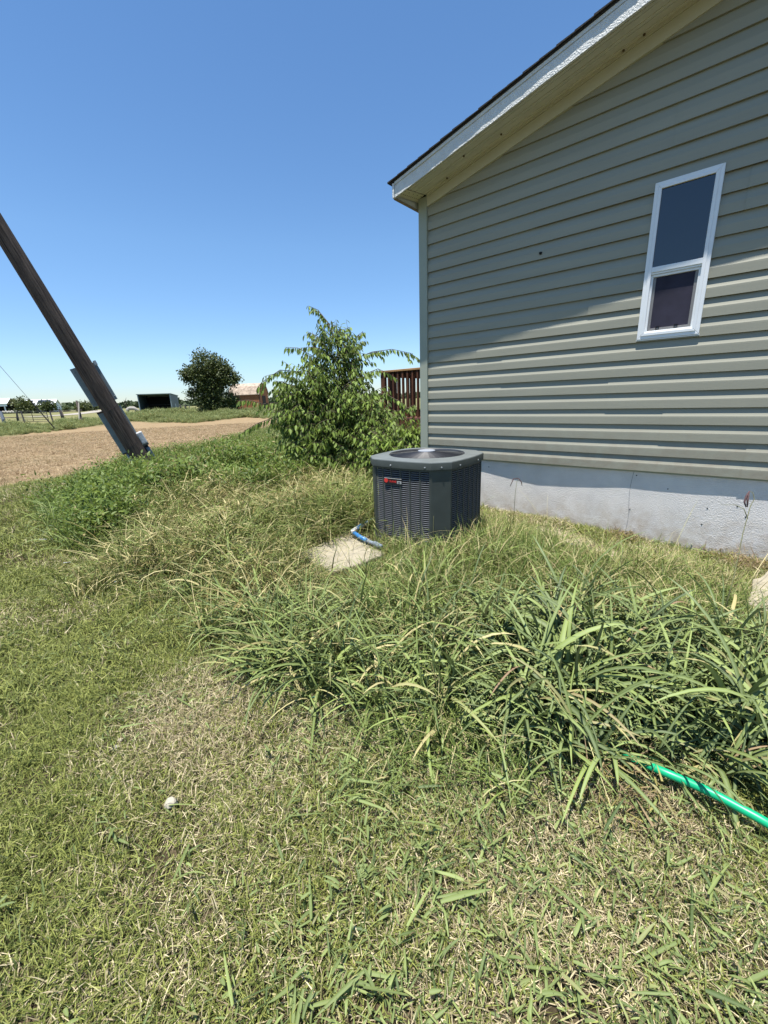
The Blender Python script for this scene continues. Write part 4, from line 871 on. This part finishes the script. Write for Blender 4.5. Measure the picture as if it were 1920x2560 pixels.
# ------------------------------------------------------------------ grass
def blades_np(rg, n, rad, lmin, lmax, wmin, wmax, tilt, curl, segs=3, broad=False, z0=0., clump=0.):
    """n blades inside a disc; returns vertices, faces, colour attribute"""
    a = rg.random(n) * 2 * math.pi; r = rad * np.sqrt(rg.random(n)); bx, by = r * np.cos(a), r * np.sin(a)
    ph = rg.random(n) * 2 * math.pi
    if clump: ph = np.where(rg.random(n) < clump, a + rg.normal(0, .5, n), ph)
    ln = rg.uniform(lmin, lmax, n); wd = rg.uniform(wmin, wmax, n); th = np.abs(rg.normal(tilt[0], tilt[1], n)); cu = rg.uniform(curl[0], curl[1], n)
    tw = rg.normal(0, .5, n)
    d = np.stack([np.cos(ph), np.sin(ph)], 1); p = np.stack([bx, by, np.full(n, z0) + (rg.random(n) * z0)], 1)
    nc = 3 if broad else 2; rows = []; ts = np.linspace(0, 1, segs + 1)
    for i, t in enumerate(ts):
        ang = th + cu * t; ct, st = np.cos(ang), np.sin(ang)
        if broad: wt = wd * (np.minimum(1, .62 + t * 2)) * np.clip(1.02 - t, 0.0, 1) ** .45
        else: wt = wd * (1 - t * .9) ** .6
        if i == segs: wt = wt * .08
        sx = np.stack([-d[:, 1] * np.cos(tw), d[:, 0] * np.cos(tw), np.sin(tw)], 1)
        nrm = np.stack([-d[:, 0] * ct, -d[:, 1] * ct, st], 1)
        L = p - sx * wt[:, None] / 2; Rr = p + sx * wt[:, None] / 2
        if broad: rows += [L + nrm * (wt * .18)[:, None], p, Rr + nrm * (wt * .18)[:, None]]
        else: rows += [L, Rr]
        st_ = ln / segs; p = p + np.stack([d[:, 0] * st, d[:, 1] * st, ct], 1) * st_[:, None]
        p[:, 2] = np.maximum(p[:, 2], .003)
    V = np.stack(rows, 1)                        # n, rows, 3
    nv = V.shape[1]; base = (np.arange(n) * nv)[:, None]
    q = [(i * nc + j, i * nc + j + 1, (i + 1) * nc + j + 1, (i + 1) * nc + j) for i in range(segs) for j in range(nc - 1)]
    F = (base[:, :, None] + np.array(q)[None]).reshape(-1, 4)
    C = np.ones((n, nv, 4), np.float32); C[:, :, 0] = rg.random(n)[:, None]; C[:, :, 1] = rg.random(n)[:, None] * .94 + .03; C[:, :, 2] = 0
    if broad: C[:, 1::3, 2] = 1
    return V.reshape(-1, 3), F, C.reshape(-1, 4)
def proto(name, parts, mt):
    V = []; F = []; C = []; o = 0
    for v, f, c in parts: V.append(v); F.append(f + o); C.append(c); o += len(v)
    V = np.concatenate(V); F = np.concatenate(F); C = np.concatenate(C)
    me = bpy.data.meshes.new(name); nV, nF = len(V), len(F); me.vertices.add(nV); me.vertices.foreach_set('co', V.astype(np.float32).ravel())
    me.loops.add(nF * 4); me.loops.foreach_set('vertex_index', F.astype(np.int32).ravel()); me.polygons.add(nF)
    me.polygons.foreach_set('loop_start', np.arange(0, nF * 4, 4, dtype=np.int32)); me.update(calc_edges=True); me.validate()
    a = me.color_attributes.new('bl', 'FLOAT_COLOR', 'POINT'); a.data.foreach_set('color', C.ravel()); me.materials.append(mt); me.shade_smooth()
    return bpy.data.objects.new(name, me)
def scatter(name, label, cat, protos, pts, scl, dry, seed, tilt=.06, rotz=None):
    rg = np.random.default_rng(seed); n = len(pts); coll = bpy.data.collections.new(name + '_kinds')
    for o in protos: coll.objects.link(o)
    me = bpy.data.meshes.new(name); me.vertices.add(n); me.vertices.foreach_set('co', np.asarray(pts, np.float32).ravel())
    rot = np.stack([rg.normal(0, tilt, n), rg.normal(0, tilt, n), rg.random(n) * 2 * math.pi if rotz is None else rotz], 1).astype(np.float32)
    sc = np.stack([scl, scl, scl * rg.uniform(.8, 1.15, n)], 1).astype(np.float32)
    for nm, ty, key, dat in (('rot', 'FLOAT_VECTOR', 'vector', rot), ('scl', 'FLOAT_VECTOR', 'vector', sc)):
        at = me.attributes.new(nm, ty, 'POINT'); at.data.foreach_set(key, dat.ravel())
    at = me.attributes.new('pick', 'INT', 'POINT'); at.data.foreach_set('value', rg.integers(0, len(protos), n).astype(np.int32))
    at = me.attributes.new('dry', 'FLOAT', 'POINT'); at.data.foreach_set('value', np.asarray(dry, np.float32))
    o = link(name, me, None, label=label, cat=cat, kind='stuff')
    g = bpy.data.node_groups.new(name, 'GeometryNodeTree'); g.interface.new_socket('Geometry', in_out='INPUT', socket_type='NodeSocketGeometry'); g.interface.new_socket('Geometry', in_out='OUTPUT', socket_type='NodeSocketGeometry')
    gi = g.nodes.new('NodeGroupInput'); go = g.nodes.new('NodeGroupOutput'); ip = g.nodes.new('GeometryNodeInstanceOnPoints'); ci = g.nodes.new('GeometryNodeCollectionInfo')
    ci.inputs['Collection'].default_value = coll; ci.inputs['Separate Children'].default_value = True; ci.inputs['Reset Children'].default_value = True
    def na(nm, ty): q = g.nodes.new('GeometryNodeInputNamedAttribute'); q.data_type = ty; q.inputs['Name'].default_value = nm; return q.outputs['Attribute']
    ip.inputs['Pick Instance'].default_value = True; l = g.links.new
    l(gi.outputs[0], ip.inputs['Points']); l(ci.outputs[0], ip.inputs['Instance']); l(na('pick', 'INT'), ip.inputs['Instance Index']); l(na('scl', 'FLOAT_VECTOR'), ip.inputs['Scale'])
    e2r = g.nodes.new('FunctionNodeEulerToRotation'); l(na('rot', 'FLOAT_VECTOR'), e2r.inputs[0]); l(e2r.outputs[0], ip.inputs['Rotation']); l(ip.outputs[0], go.inputs[0])
    md = o.modifiers.new('scatter', 'NODES'); md.node_group = g
    return o
LOWN = dict(rough=.55, trans=.14, spec=.2)
M_lawn = blade_mat('lawn_blade', ((.042, .068, .014), (.32, .345, .092)), ((.19, .145, .08), (.70, .61, .39)), **LOWN)
M_fine = blade_mat('wiry_blade', ((.055, .092, .018), (.25, .31, .085)), ((.32, .27, .12), (.50, .44, .24)), **LOWN)
M_dry = blade_mat('arching_blade', ((.055, .080, .016), (.21, .25, .065)), ((.22, .18, .06), (.62, .55, .28)), **LOWN)
M_weed = blade_mat('weed_leaf', ((.050, .092, .016), (.20, .275, .055)), ((.30, .25, .10), (.4, .34, .16)), .5, .35, .3)
M_broad = blade_mat('broad_blade', ((.018, .038, .008), (.225, .285, .078)), ((.34, .28, .11), (.26, .13, .09)), .5, .07, .15, .45)
M_clip = blade_mat('clipping', ((.045, .080, .018), (.27, .33, .10)), ((.30, .24, .11), (.52, .47, .22)), .55, .2, .2, .3)
pr = np.random.default_rng(101)
def bl(*a, **k): return blades_np(pr, *a, **k)
# prototypes
lawn_p = [proto('lawn_tuft', [bl(300, .17, .03, .085, .0028, .0055, (.75, .4), (.2, 1.5)), bl(70, .17, .02, .07, .002, .004, (1.4, .15), (-.2, .3), 2, z0=.012)], M_lawn) for i in range(6)]
lawn_mid_p = [proto('lawn_tuft', [bl(210, .17, .03, .075, .0036, .0066, (.75, .4), (.2, 1.5)), bl(46, .17, .03, .08, .003, .005, (1.35, .2), (-.2, .4), 2, z0=.010)], M_lawn) for i in range(5)]
stub_p = [proto('stubble_tuft', [bl(120, .17, .03, .075, .003, .006, (.8, .4), (.2, 1.2)), bl(120, .17, .02, .08, .002, .005, (1.35, .2), (-.2, .3), 2, z0=.008)], blade_mat('stubble_blade', ((.09, .10, .03), (.20, .20, .07)), ((.22, .155, .085), (.58, .45, .28)), .6, .1, .15)) for i in range(4)]
clip_p = [proto('cut_blade', [bl(7, .16, .025, .075, .005, .0115, (1.15, .35), (-.2, 1.2), 4, broad=True, z0=.016), bl(9, .16, .02, .05, .003, .008, (1.1, .4), (-.2, 1.4), 4, broad=True, z0=.012), bl(1, .16, .09, .17, .008, .013, (1.35, .2), (0, .5), 5, broad=True, z0=.02), bl(16, .16, .02, .055, .004, .008, (.95, .4), (0, 1.1), 3, broad=True, z0=.008)], M_clip) for i in range(6)]
fine_p = [proto('wiry_tuft', [bl(52, .14, .10, .27, .0038, .0068, (.45, .3), (.2, 2.0), 5), bl(40, .14, .05, .14, .004, .006, (.9, .35), (.2, 1.2), 3), bl(40, .15, .05, .12, .0015, .003, (1.4, .15), (0, .3), 2, z0=.01)], M_fine) for i in range(6)]
def seedy(n, rad, l0, l1):
    parts = [bl(n, rad, l0, l1, .0048, .0090, (.38, .3), (.9, 2.4), 6)]
    return parts
dry_p = [proto('arching_tuft', seedy(34, .15, .26, .58) + [bl(30, .15, .10, .26, .0045, .008, (.7, .35), (.3, 1.4), 4), bl(16, .16, .05, .11, .006, .011, (1.3, .4), (.2, .9), 3, z0=.17)], M_dry) for i in range(6)]
weed_p = [proto('leafy_weed', [bl(46, .15, .020, .045, .010, .020, (1.1, .45), (0, .5), 3, broad=True, z0=zz) for zz in (.03, .07, .11, .15)] + [bl(36, .15, .12, .34, .003, .006, (.4, .25), (.2, 1.5), 4)], M_weed) for i in range(6)]
broad_p = [proto('broad_tuft', [bl(int(pr.integers(9, 14)), .04, 0.28, .64, .013, .031, (.40, .33), (.8, 3.1), 10, broad=True, clump=.6), bl(10, .07, .15, .34, .009, .017, (.9, .35), (.4, 1.6), 7, broad=True, clump=.5)], M_broad) for i in range(9)]
M_slender = blade_mat('slender_blade', ((.028, .052, .010), (.245, .31, .072)), ((.34, .28, .11), (.50, .42, .20)), .5, .12, .15, .4)
mid_p = [proto('slender_tuft', [bl(14, .05, .22, .50, .009, .019, (.38, .25), (.9, 2.4), 8, broad=True, clump=.85), bl(14, .07, .12, .28, .004, .008, (.8, .3), (.6, 1.6), 6, broad=True)], M_slender) for i in range(6)]

def inview(x, y, z=0., mx=160, my=120):
    P = np.stack([x, y, np.full_like(x, z) - H], 1); dd = P @ fw; u = 960 + FPX * (P @ rt) / dd; v = 1280 - FPX * (P @ up) / dd
    return (dd > .05) & (u > -mx) & (u < 1920 + mx) & (v < 2560 + my) & (v > 0)
def outside_house(x, y):
    hx = (x - HO[0]) * X_[0] + (y - HO[1]) * X_[1]; hy = (x - HO[0]) * Y_[0] + (y - HO[1]) * Y_[1]
    return ~((hx > XL - .03) & (hy > -.005)) & ~((np.abs(hx + 2.376) < .50) & (np.abs(hy + 1.318) < .50))
SLABP = [gp(735, 1385, .13)[:2], gp(835, 1425, .13)[:2], gp(960, 1385, .13)[:2], gp(955, 1358, .13)[:2], gp(880, 1322, .13)[:2]]
SLABQ = [gp(1880, 1505, .06)[:2], gp(1960, 1545, .06)[:2], gp(2100, 1480, .06)[:2], gp(1935, 1430, .06)[:2], gp(1890, 1455, .06)[:2]]
SLABW = [tuple(np.mean(SLABP, 0) + (np.array(p) - np.mean(SLABP, 0)) * 1.04 + np.array([.0, .02])) for p in SLABP]
def near_slab(x, y): return in_poly(x, y, SLABW)
P_LOW = pp((690, 1400), (960, 1375), (1010, 1440), (1000, 1540), (640, 1540), (640, 1440), z=.05)
def lowf(x, y): return 1 - .30 * soft(x, y, P_LOW, .1, .15, 95)
def sample(x0, x1, y0, y1, dens, rg):
    st = dens ** -.5; gx, gy = np.meshgrid(np.arange(x0, x1, st), np.arange(y0, y1, st)); n = gx.size     # one per cell, jittered: no accidental holes
    return gx.ravel() + rg.uniform(-.25, 1.25, n) * st, gy.ravel() + rg.uniform(-.25, 1.25, n) * st
rg = np.random.default_rng(55)
def soft(x, y, poly, wob=.30, rad=.40, seed=40):
    """share of a ring of neighbours inside a ragged copy of the outline: 1 well inside, 0 outside"""
    x = x + wob * 2 * (vnoise(x, y, .7, seed) - .5) + wob * (vnoise(x, y, .25, seed + 1) - .5); y = y + wob * 2 * (vnoise(x, y, .7, seed + 2) - .5) + wob * (vnoise(x, y, .25, seed + 3) - .5)
    return sum(in_poly(x + rad * math.cos(t) * f, y + rad * math.sin(t) * f, poly).astype(float) for t in np.linspace(0, 2 * math.pi, 8, endpoint=False) for f in (.5, 1)) / 16
TALL = [P_WEED, P_DRY, P_FINE, P_CLUMP, P_MID]
def in_any(x, y, L): r_ = np.zeros(np.shape(x), bool); [r_.__ior__(in_poly(x, y, p)) for p in L]; return r_
# mown lawn: near, middle and field
X = []; Y = []; S_ = []
for (x0, x1, y0, y1, dens, s0, r0, r1) in ((-3, 3, .3, 3.0, 80, .85, 0, 2.6), (-6, 4, 1, 6, 52, 1.15, 2.6, 5.2), (-13, 6, 2, 13, 15, 1.7, 5.2, 12), (-36, 6, 6, 34, 8, 2.6, 12, 34)):
    x, y = sample(x0, x1, y0, y1, dens, rg); r_ = np.hypot(x, y); k_ = (r_ >= r0) & (r_ < r1) & inview(x, y) & outside_house(x, y) & ~in_poly(x, y, SLABP) & ~in_poly(x, y, SLABQ)
    k_ &= ~(in_poly(x, y, P_BARE) & (rg.random(len(x)) < .85)); x, y = x[k_], y[k_]; X.append(x); Y.append(y); S_.append(np.full(len(x), s0) * rg.uniform(.8, 1.2, len(x)))
X = np.concatenate(X); Y = np.concatenate(Y); S_ = np.concatenate(S_)
k_ = (soft(X, Y, P_CLUMP, .1, .12, 90) < .75) | (rg.random(len(X)) < .12); X, Y, S_ = X[k_], Y[k_], S_[k_]
br = in_poly(X, Y, P_BROWN)
fl = in_poly(X, Y, P_FIELD); keep = ~(fl & (rg.random(len(X)) < .10)); X, Y, S_, br, fl = X[keep], Y[keep], S_[keep], br[keep], fl[keep]
S_ = np.where(fl, S_ * .6, S_)
dr = np.clip(dryness(X, Y) + rg.normal(0, .10, len(X)), 0, 1); dr = np.where(br, .9, dr)
nr_ = ~fl & (S_ < 1.03); fr_ = ~fl & ~nr_
scatter('mown_grass', 'short mown grass with straw coloured dry patches', 'grass', lawn_p, np.stack([X, Y, zg(X, Y)], 1)[nr_], S_[nr_], dr[nr_], 1)
scatter('mown_grass', 'short mown grass farther out, beside weeds and field', 'grass', lawn_mid_p, np.stack([X, Y, zg(X, Y)], 1)[fr_], S_[fr_], dr[fr_], 17)
scatter('field_stubble', 'short dry tan stubble covering the bare field behind the pole', 'stubble', stub_p, np.stack([X, Y, zg(X, Y)], 1)[fl], S_[fl], dr[fl], 16)
# cut blades lying on the lawn, thickest in front of the broad clump
x, y = sample(-3, 3, .3, 4.2, 110, rg); k_ = inview(x, y) & outside_house(x, y); x, y = x[k_], y[k_]
c0 = gp(1150, 2000); dens = .20 + .75 * np.exp(-((x - c0[0]) ** 2 / .55 + (y - c0[1]) ** 2 / .35)) + .35 * sm((1.2 - y) / .5) * sm((x + .4) / .5) + .35 * (vnoise(x, y, .35, 11) > .62)
dens = dens * np.where(x < -.5, .25, 1); k_ = (rg.random(len(x)) < dens) & ~in_any(x, y, [P_CLUMP, P_FINE, P_DRY]); x, y = x[k_], y[k_]
scatter('grass_clippings', 'green and yellow cut grass blades strewn over the lawn', 'clippings', clip_p, np.stack([x, y, zg(x, y) + .012], 1), rg.uniform(.8, 1.25, len(x)), np.clip(.11 + rg.normal(0, .07, len(x)), 0, .4), 2, .1)
# fine uncut grass round the air conditioner and along the foundation
x, y = sample(-4, 5, 1.0, 6.5, 75, rg); f_ = soft(x, y, P_FINE, .25, .25, 80); k_ = (rg.random(len(x)) < f_ * 1.5) & outside_house(x, y) & ~in_poly(x, y, SLABP) & ~in_poly(x, y, SLABQ) & ~(in_poly(x, y, P_BARE) & (rg.random(len(x)) < .85)); k_ &= ~(near_slab(x, y) & (rg.random(len(x)) < .6)); k_ &= (soft(x, y, P_CLUMP, .1, .12, 90) < .7) | (rg.random(len(x)) < .12); x, y, f_ = x[k_], y[k_], f_[k_]
hy = (x - HO[0]) * Y_[0] + (y - HO[1]) * Y_[1]
sc_ = rg.uniform(.7, 1.1, len(x)) * np.interp(hy, [-4, -2.2, -1.0, -.5, -.2, 0], [1.2, 1.6, 1.35, .70, .30, .14]) * (.65 + .6 * vnoise(x, y, .5, 12)) * (.5 + .5 * f_)
sc_ = sc_ * lowf(x, y)
scatter('uncut_grass', 'fine bright green uncut grass along the house foundation', 'grass', fine_p, np.stack([x, y, zg(x, y)], 1), sc_, np.clip(.22 + .4 * (vnoise(x, y, .45, 13) - .4), .02, .8), 3, .12)
# arching dry grass
x, y = sample(-6, 1, 2, 9.5, 80, rg); f_ = soft(x, y, P_DRY, .4, .30); k_ = (rg.random(len(x)) < f_ * 1.4) & outside_house(x, y) & ~near_slab(x, y); x, y, f_ = x[k_], y[k_], f_[k_]
scatter('dry_grass', 'tall arching yellowed grass left of the air conditioner', 'grass', dry_p, np.stack([x, y, zg(x, y)], 1), lowf(x, y) * rg.uniform(.75, 1.25, len(x)) * (.7 + .3 * f_) * (.85 + .6 * vnoise(x, y, .55, 19)), np.clip(.42 + .75 * (vnoise(x, y, .6, 14) - .5), .05, .9), 4, .2)
# leafy weeds around the pole foot and under the bush
x, y = sample(-9, 2, 4, 22, 42, rg); f_ = soft(x, y, P_WEED, .4, .28, 60); k_ = (rg.random(len(x)) < f_ * 1.5) & outside_house(x, y); x, y, f_ = x[k_], y[k_], f_[k_]
hgt = (.95 + 1.5 * vnoise(x, y, .7, 15)) * (.6 + .4 * f_) * np.interp(np.hypot(x, y), [9, 12], [1, .6]) * (1 - .55 * np.exp(-((x - POLE[0]) ** 2 + (y - POLE[1] + .5) ** 2) / 1.6))
scatter('weed_patch', 'bright green leafy weeds around the foot of the leaning pole', 'weeds', weed_p, np.stack([x, y, zg(x, y)], 1), rg.uniform(.8, 1.2, len(x)) * hgt, np.clip(.10 + .35 * (vnoise(x, y, .9, 16) - .45), 0, .6), 5, .15)
x, y = sample(-9, 0, 4, 12, 26, rg); f_ = soft(x, y, P_WEED, .45, .4, 60); k_ = (rg.random(len(x)) < f_) & (np.hypot(x - gp(250, 1300)[0], y - gp(250, 1300)[1]) < 1.5 + .8 * vnoise(x, y, .6, 23)); x, y = x[k_], y[k_]
scatter('long_bladed_weeds', 'long green arching blades at the lawn side of the weed mound', 'weeds', mid_p, np.stack([x, y, zg(x, y)], 1), rg.uniform(.7, 1.15, len(x)), np.clip(rg.normal(.10, .06, len(x)), 0, .4), 15, .2)
# broad bladed clump and slender tufts
x, y = sample(-1, 4, .8, 4, 105, rg); k_ = in_poly(x, y, P_CLUMP); x, y = x[k_], y[k_]
cen = np.array([x.mean(), y.mean()]); edge = np.stack([x - cen[0], y - cen[1]], 1)
scatter('broad_bladed_grass', 'dense clump of dark broad bladed grass by the green hose', 'grass', broad_p, np.stack([x, y, zg(x, y)], 1), rg.uniform(.70, 1.2, len(x)) * (.80 + .5 * vnoise(x, y, .4, 17)) * np.interp(np.hypot(x, y), [1.5, 2.1], [.68, 1.]), np.clip(rg.normal(.08, .04, len(x)), 0, .25), 6, .22)
x, y = sample(-2, 4, 1, 4, 75, rg); k_ = (in_poly(x, y, P_MID) | (in_poly(x, y, P_MID2) & (rg.random(len(x)) < .7)) | (in_poly(x, y, P_MID3) & (rg.random(len(x)) < .5)) | (in_poly(x, y, P_CLUMP) & (rg.random(len(x)) < .35))) & ~near_slab(x, y); x, y = x[k_], y[k_]
scatter('slender_bladed_grass', 'light green slender tufts between lawn and air conditioner', 'grass', mid_p, np.stack([x, y, zg(x, y)], 1), lowf(x, y) * rg.uniform(.8, 1.3, len(x)), np.clip(rg.normal(.12, .06, len(x)), 0, .4), 7, .22)
# long pale stems straying over the tall grass
stem_p = [proto('dry_stem', [bl(3, .10, .45, .85, .0028, .0046, (.55, .3), (.3, 1.6), 9), bl(4, .10, .25, .5, .0025, .004, (.5, .3), (.4, 2.2), 7)], M_dry) for i in range(5)]
x, y = sample(-5, 4, 1.4, 8, 9, rg); k_ = (in_any(x, y, [P_FINE, P_DRY, P_MID, P_MID2]) | (in_poly(x, y, P_CLUMP) & (rg.random(len(x)) < .5)) | (in_poly(x, y, P_WEED) & (rg.random(len(x)) < .3))) & outside_house(x, y); x, y = x[k_], y[k_]
hy = (x - HO[0]) * Y_[0] + (y - HO[1]) * Y_[1]; k_ = hy < -.7; x, y = x[k_], y[k_]
scatter('dry_stems', 'long thin pale grass stems leaning over the uncut grass', 'grass', stem_p, np.stack([x, y, zg(x, y)], 1), rg.uniform(.7, 1.1, len(x)), rg.uniform(.6, 1., len(x)), 18, .25)
# dead brown thatch round the hose
thatch_p = [proto('dead_blade', [bl(90, .15, .03, .10, .003, .007, (1.15, .35), (0, .5), 3, z0=.012)], blade_mat('dead_thatch', ((.12, .11, .035), (.33, .29, .09)), ((.10, .07, .045), (.34, .25, .14)), .6, .15, .2)) for i in range(4)]
x, y = sample(0, 3, .5, 2.5, 70, rg); k_ = in_poly(x, y, P_BROWN); x, y = x[k_], y[k_]
q1, q2 = h2w(.05, -.14, 0), h2w(.34, -.30, 0); xx = np.concatenate([x, rg.normal(h2w(.22, -.22, 0)[0], .12, 14), rg.normal(h2w(-.75, -.1, 0)[0], .06, 6)]); yy = np.concatenate([y, rg.normal(h2w(.22, -.22, 0)[1], .10, 14), rg.normal(h2w(-.75, -.1, 0)[1], .06, 6)])
k_ = outside_house(xx, yy); xx, yy = xx[k_], yy[k_]
scatter('dead_thatch', 'brown dead grass around the green hose', 'thatch', thatch_p, np.stack([xx, yy, zg(xx, yy) + .02], 1), rg.uniform(.7, 1.2, len(xx)), rg.uniform(.3, .9, len(xx)), 8, .2)
# rough weeds along the field fence and in front of the shelter and tree
far_p = [proto('fence_weed', [bl(40, .5, .12, .26, .05, .10, (1.0, .5), (0, .6), 2, broad=True, z0=zz) for zz in (.06, .18, .32)] + [bl(50, .5, .4, .95, .012, .03, (.35, .25), (.2, 1.2), 3)], M_pale) for i in range(5)]
STR = pp((-500, 1099), (0, 1093), (110, 1085), (250, 1068), (335, 1059), (335, 1052), (250, 1059), (110, 1071), (0, 1076), (-500, 1082), z=0.)
STR2 = pp((290, 1052), (480, 1052), (620, 1040), (700, 1044), (700, 1033), (560, 1031), (420, 1037), (290, 1043), z=.3)
x, y = sample(-75, 5, 15, 75, 6, rg); k_ = in_poly(x, y, STR) | in_poly(x, y, STR2); x, y = x[k_], y[k_]
w2_ = in_poly(x, y, STR2)
scatter('fence_weeds', 'rough green and pale weeds along the field fence', 'weeds', far_p, np.stack([x, y, zg(x, y)], 1), np.where(w2_, 1.2, 1.) * rg.uniform(.5, .95, len(x)) * (.25 + .95 * vnoise(x, y, 2.4, 18) ** 1.5), np.clip(rg.normal(.08, .06, len(x)), 0, .5), 9, .15)
# meadow beyond the bush, seen under the deck rail
x, y = sample(-14, 14, 14, 45, 2.2, rg); k_ = inview(x, y, .3) & (x > -6) & outside_house(x, y); x, y = x[k_], y[k_]
scatter('meadow_grass', 'open green meadow behind the bush and the deck', 'grass', far_p, np.stack([x, y, zg(x, y)], 1), rg.uniform(.35, .7, len(x)), np.clip(rg.normal(.2, .1, len(x)), 0, .6), 10, .15)

# ------------------------------------------------------------------ hose, stone, litter, seed stalks
hp = [(1470, 1846, .03), (1500, 1856, .035), (1535, 1874, .035), (1592, 1901, .06), (1660, 1930, .085), (1760, 1973, .08), (1850, 2020, .075), (1925, 2062, .07), (2050, 2140, .04), (2200, 2290, .03)]
P = [gp(a, b, c) for a, b, c in hp]; PT = []
for i in range(len(P) - 1):
    p0, p1, p2, p3 = P[max(i - 1, 0)], P[i], P[i + 1], P[min(i + 2, len(P) - 1)]
    for t in np.linspace(0, 1, 6, endpoint=False): PT.append(.5 * (2 * p1 + (p2 - p0) * t + (2 * p0 - 5 * p1 + 4 * p2 - p3) * t * t + (3 * p1 - p0 - 3 * p2 + p3) * t ** 3))
hb_ = MB().tube(PT, .016, 12).build('garden_hose', M_hose, smooth=True); tag(hb_, 'bright green garden hose emerging from the broad bladed grass', 'hose')
q = gp(428, 2006, .02); o = MB().ico((0, 0, 0), .024, 2, .5, (1., .9, .6), 3).build('limestone_rock', M_rock); o.location = tuple(q); tag(o, 'small white stone lying in the mown grass', 'rock')
for i, (px, py, s) in enumerate(((300, 1850, .012), (290, 1868, .016), (345, 1720, .010))):
    q = gp(px, py, .012); o = MB().ico((0, 0, 0), s, 1, .5, (1.3, .9, .5), 30 + i).build('stone_chip', M_rock); o.location = tuple(q)
    tag(o, ('pale stone chip in the dry patch, smaller of the close pair', 'pale stone chip in the dry patch, larger of the close pair', 'single pale stone chip at the edge of the dark green grass')[i], 'stone', 'stone chips in the lawn')
def litter(px, py, z, sx, sy, sz, mt, rz, label, name):
    o = MB().box(-sx, sx, -sy, sy, 0, sz).build(name, mt, bevel=min(sx, sy, sz) * .3); o.location = tuple(gp(px, py, z)); o.rotation_euler = (.1, .15, rz); return tag(o, label, 'litter')
litter(783, 1745, .035, .012, .006, .006, M_teal, .6, 'tiny teal plastic scrap under the light green tufts', 'plastic_scrap')
litter(115, 1349, .05, .07, .011, .008, mat('pale_blue_scrap', (.28, .32, .42), .5, .4), .5, 'thin pale blue strip lying on the mown grass by the weeds', 'plastic_strip')
litter(168, 1407, .05, .028, .009, .008, mat('dull_white_scrap', (.45, .45, .43), .6, .3), .9, 'small white scrap on the mown grass below the weeds', 'paper_scrap')
litter(291, 1456, .05, .014, .010, .012, mat('blue_white_scrap', (.3, .38, .45), .5, .4), .2, 'tiny bluish scrap at the edge of the dry grass', 'paper_scrap')
litter(1427, 1362, .07, .012, .012, .012, M_blue, .2, 'tiny blue scrap on bare soil by the foundation', 'plastic_scrap')
def stalk(px, py, path, depth, label, head=None, r0=.0032, leaf=None):
    b = gp(px, py, .03); root = thing('seed_stalk', tuple(b), label, 'grass stalk', group='tall seed stalks')
    P = [(0, 0, 0)] + [tuple(dp(x, y, depth) - b) for x, y in path]
    MB().tube(P, np.linspace(r0, r0 * .5, len(P)), 5).build('stem', M_seed, root, smooth=True)
    if head:
        for hd in head: MB().tube([tuple(dp(x, y, depth) - b) for x, y in hd], [.004] + [.0058] * (len(hd) - 2) + [.003], 6).build('seed_head', M_seedhead, root, smooth=True)
    if leaf: MB().tube([tuple(dp(x, y, depth) - b) for x, y in leaf], np.linspace(.0028, .001, len(leaf)), 4).build('leaf', M_seed, root, smooth=True)
DPS = gp(1800, 1570, .03) - np.array([0, 0, H]); DPS = float(DPS @ fw)
stalk(1800, 1570, [(1835, 1440), (1858, 1330), (1876, 1265), (1886, 1248), (1882, 1232), (1874, 1228)], DPS, 'tallest seed stalk with a drooping dark head before the foundation', [[(1874, 1228), (1866, 1240), (1861, 1255), (1865, 1268)], [(1872, 1232), (1869, 1250), (1868, 1268)]], leaf=[(1869, 1296), (1860, 1272), (1838, 1262), (1802, 1262)])
D2 = float((gp(1290, 1330, .1) - np.array([0, 0, H])) @ fw)
stalk(1282, 1330, [(1288, 1235), (1292, 1205), (1296, 1196)], D2, 'thin forked stalk right of the air conditioner', [[(1296, 1196), (1284, 1197), (1275, 1216)], [(1296, 1196), (1303, 1204), (1305, 1214)]], r0=.003)
D3 = float((gp(1555, 1400, .1) - np.array([0, 0, H])) @ fw)
stalk(1540, 1480, [(1550, 1420), (1556, 1380), (1553, 1350)], D3 * .93, 'dark upright stalk in front of the crack in foundation', None, r0=.004)
D4 = float((gp(1085, 1400, .05) - np.array([0, 0, H])) @ fw)
stalk(1082, 1400, [(1084, 1290), (1088, 1240)], D4, 'tan tipped stalk standing before the air conditioner corner', [[(1086, 1262), (1088, 1240), (1090, 1228)]], r0=.0028)
D5 = float((gp(830, 1450, .1) - np.array([0, 0, H])) @ fw)
for i, (bx_, by_, tx, ty) in enumerate(((828, 1440, 846, 1352), (880, 1440, 872, 1368), (770, 1440, 812, 1370), (905, 1430, 925, 1345))):
    stalk(bx_, by_, [((bx_ + tx) / 2 - 3, (by_ + ty) / 2), (tx, ty)], D5 * (.98 + .01 * i), ('dark thick stalk over the middle of the pale slab', 'short dark stalk over the slab beside the thick stalk', 'slanting stalk over the outer end of the slab', 'leaning stalk at the pipe end of the slab')[i], None, r0=.006 if i == 0 else .0035)
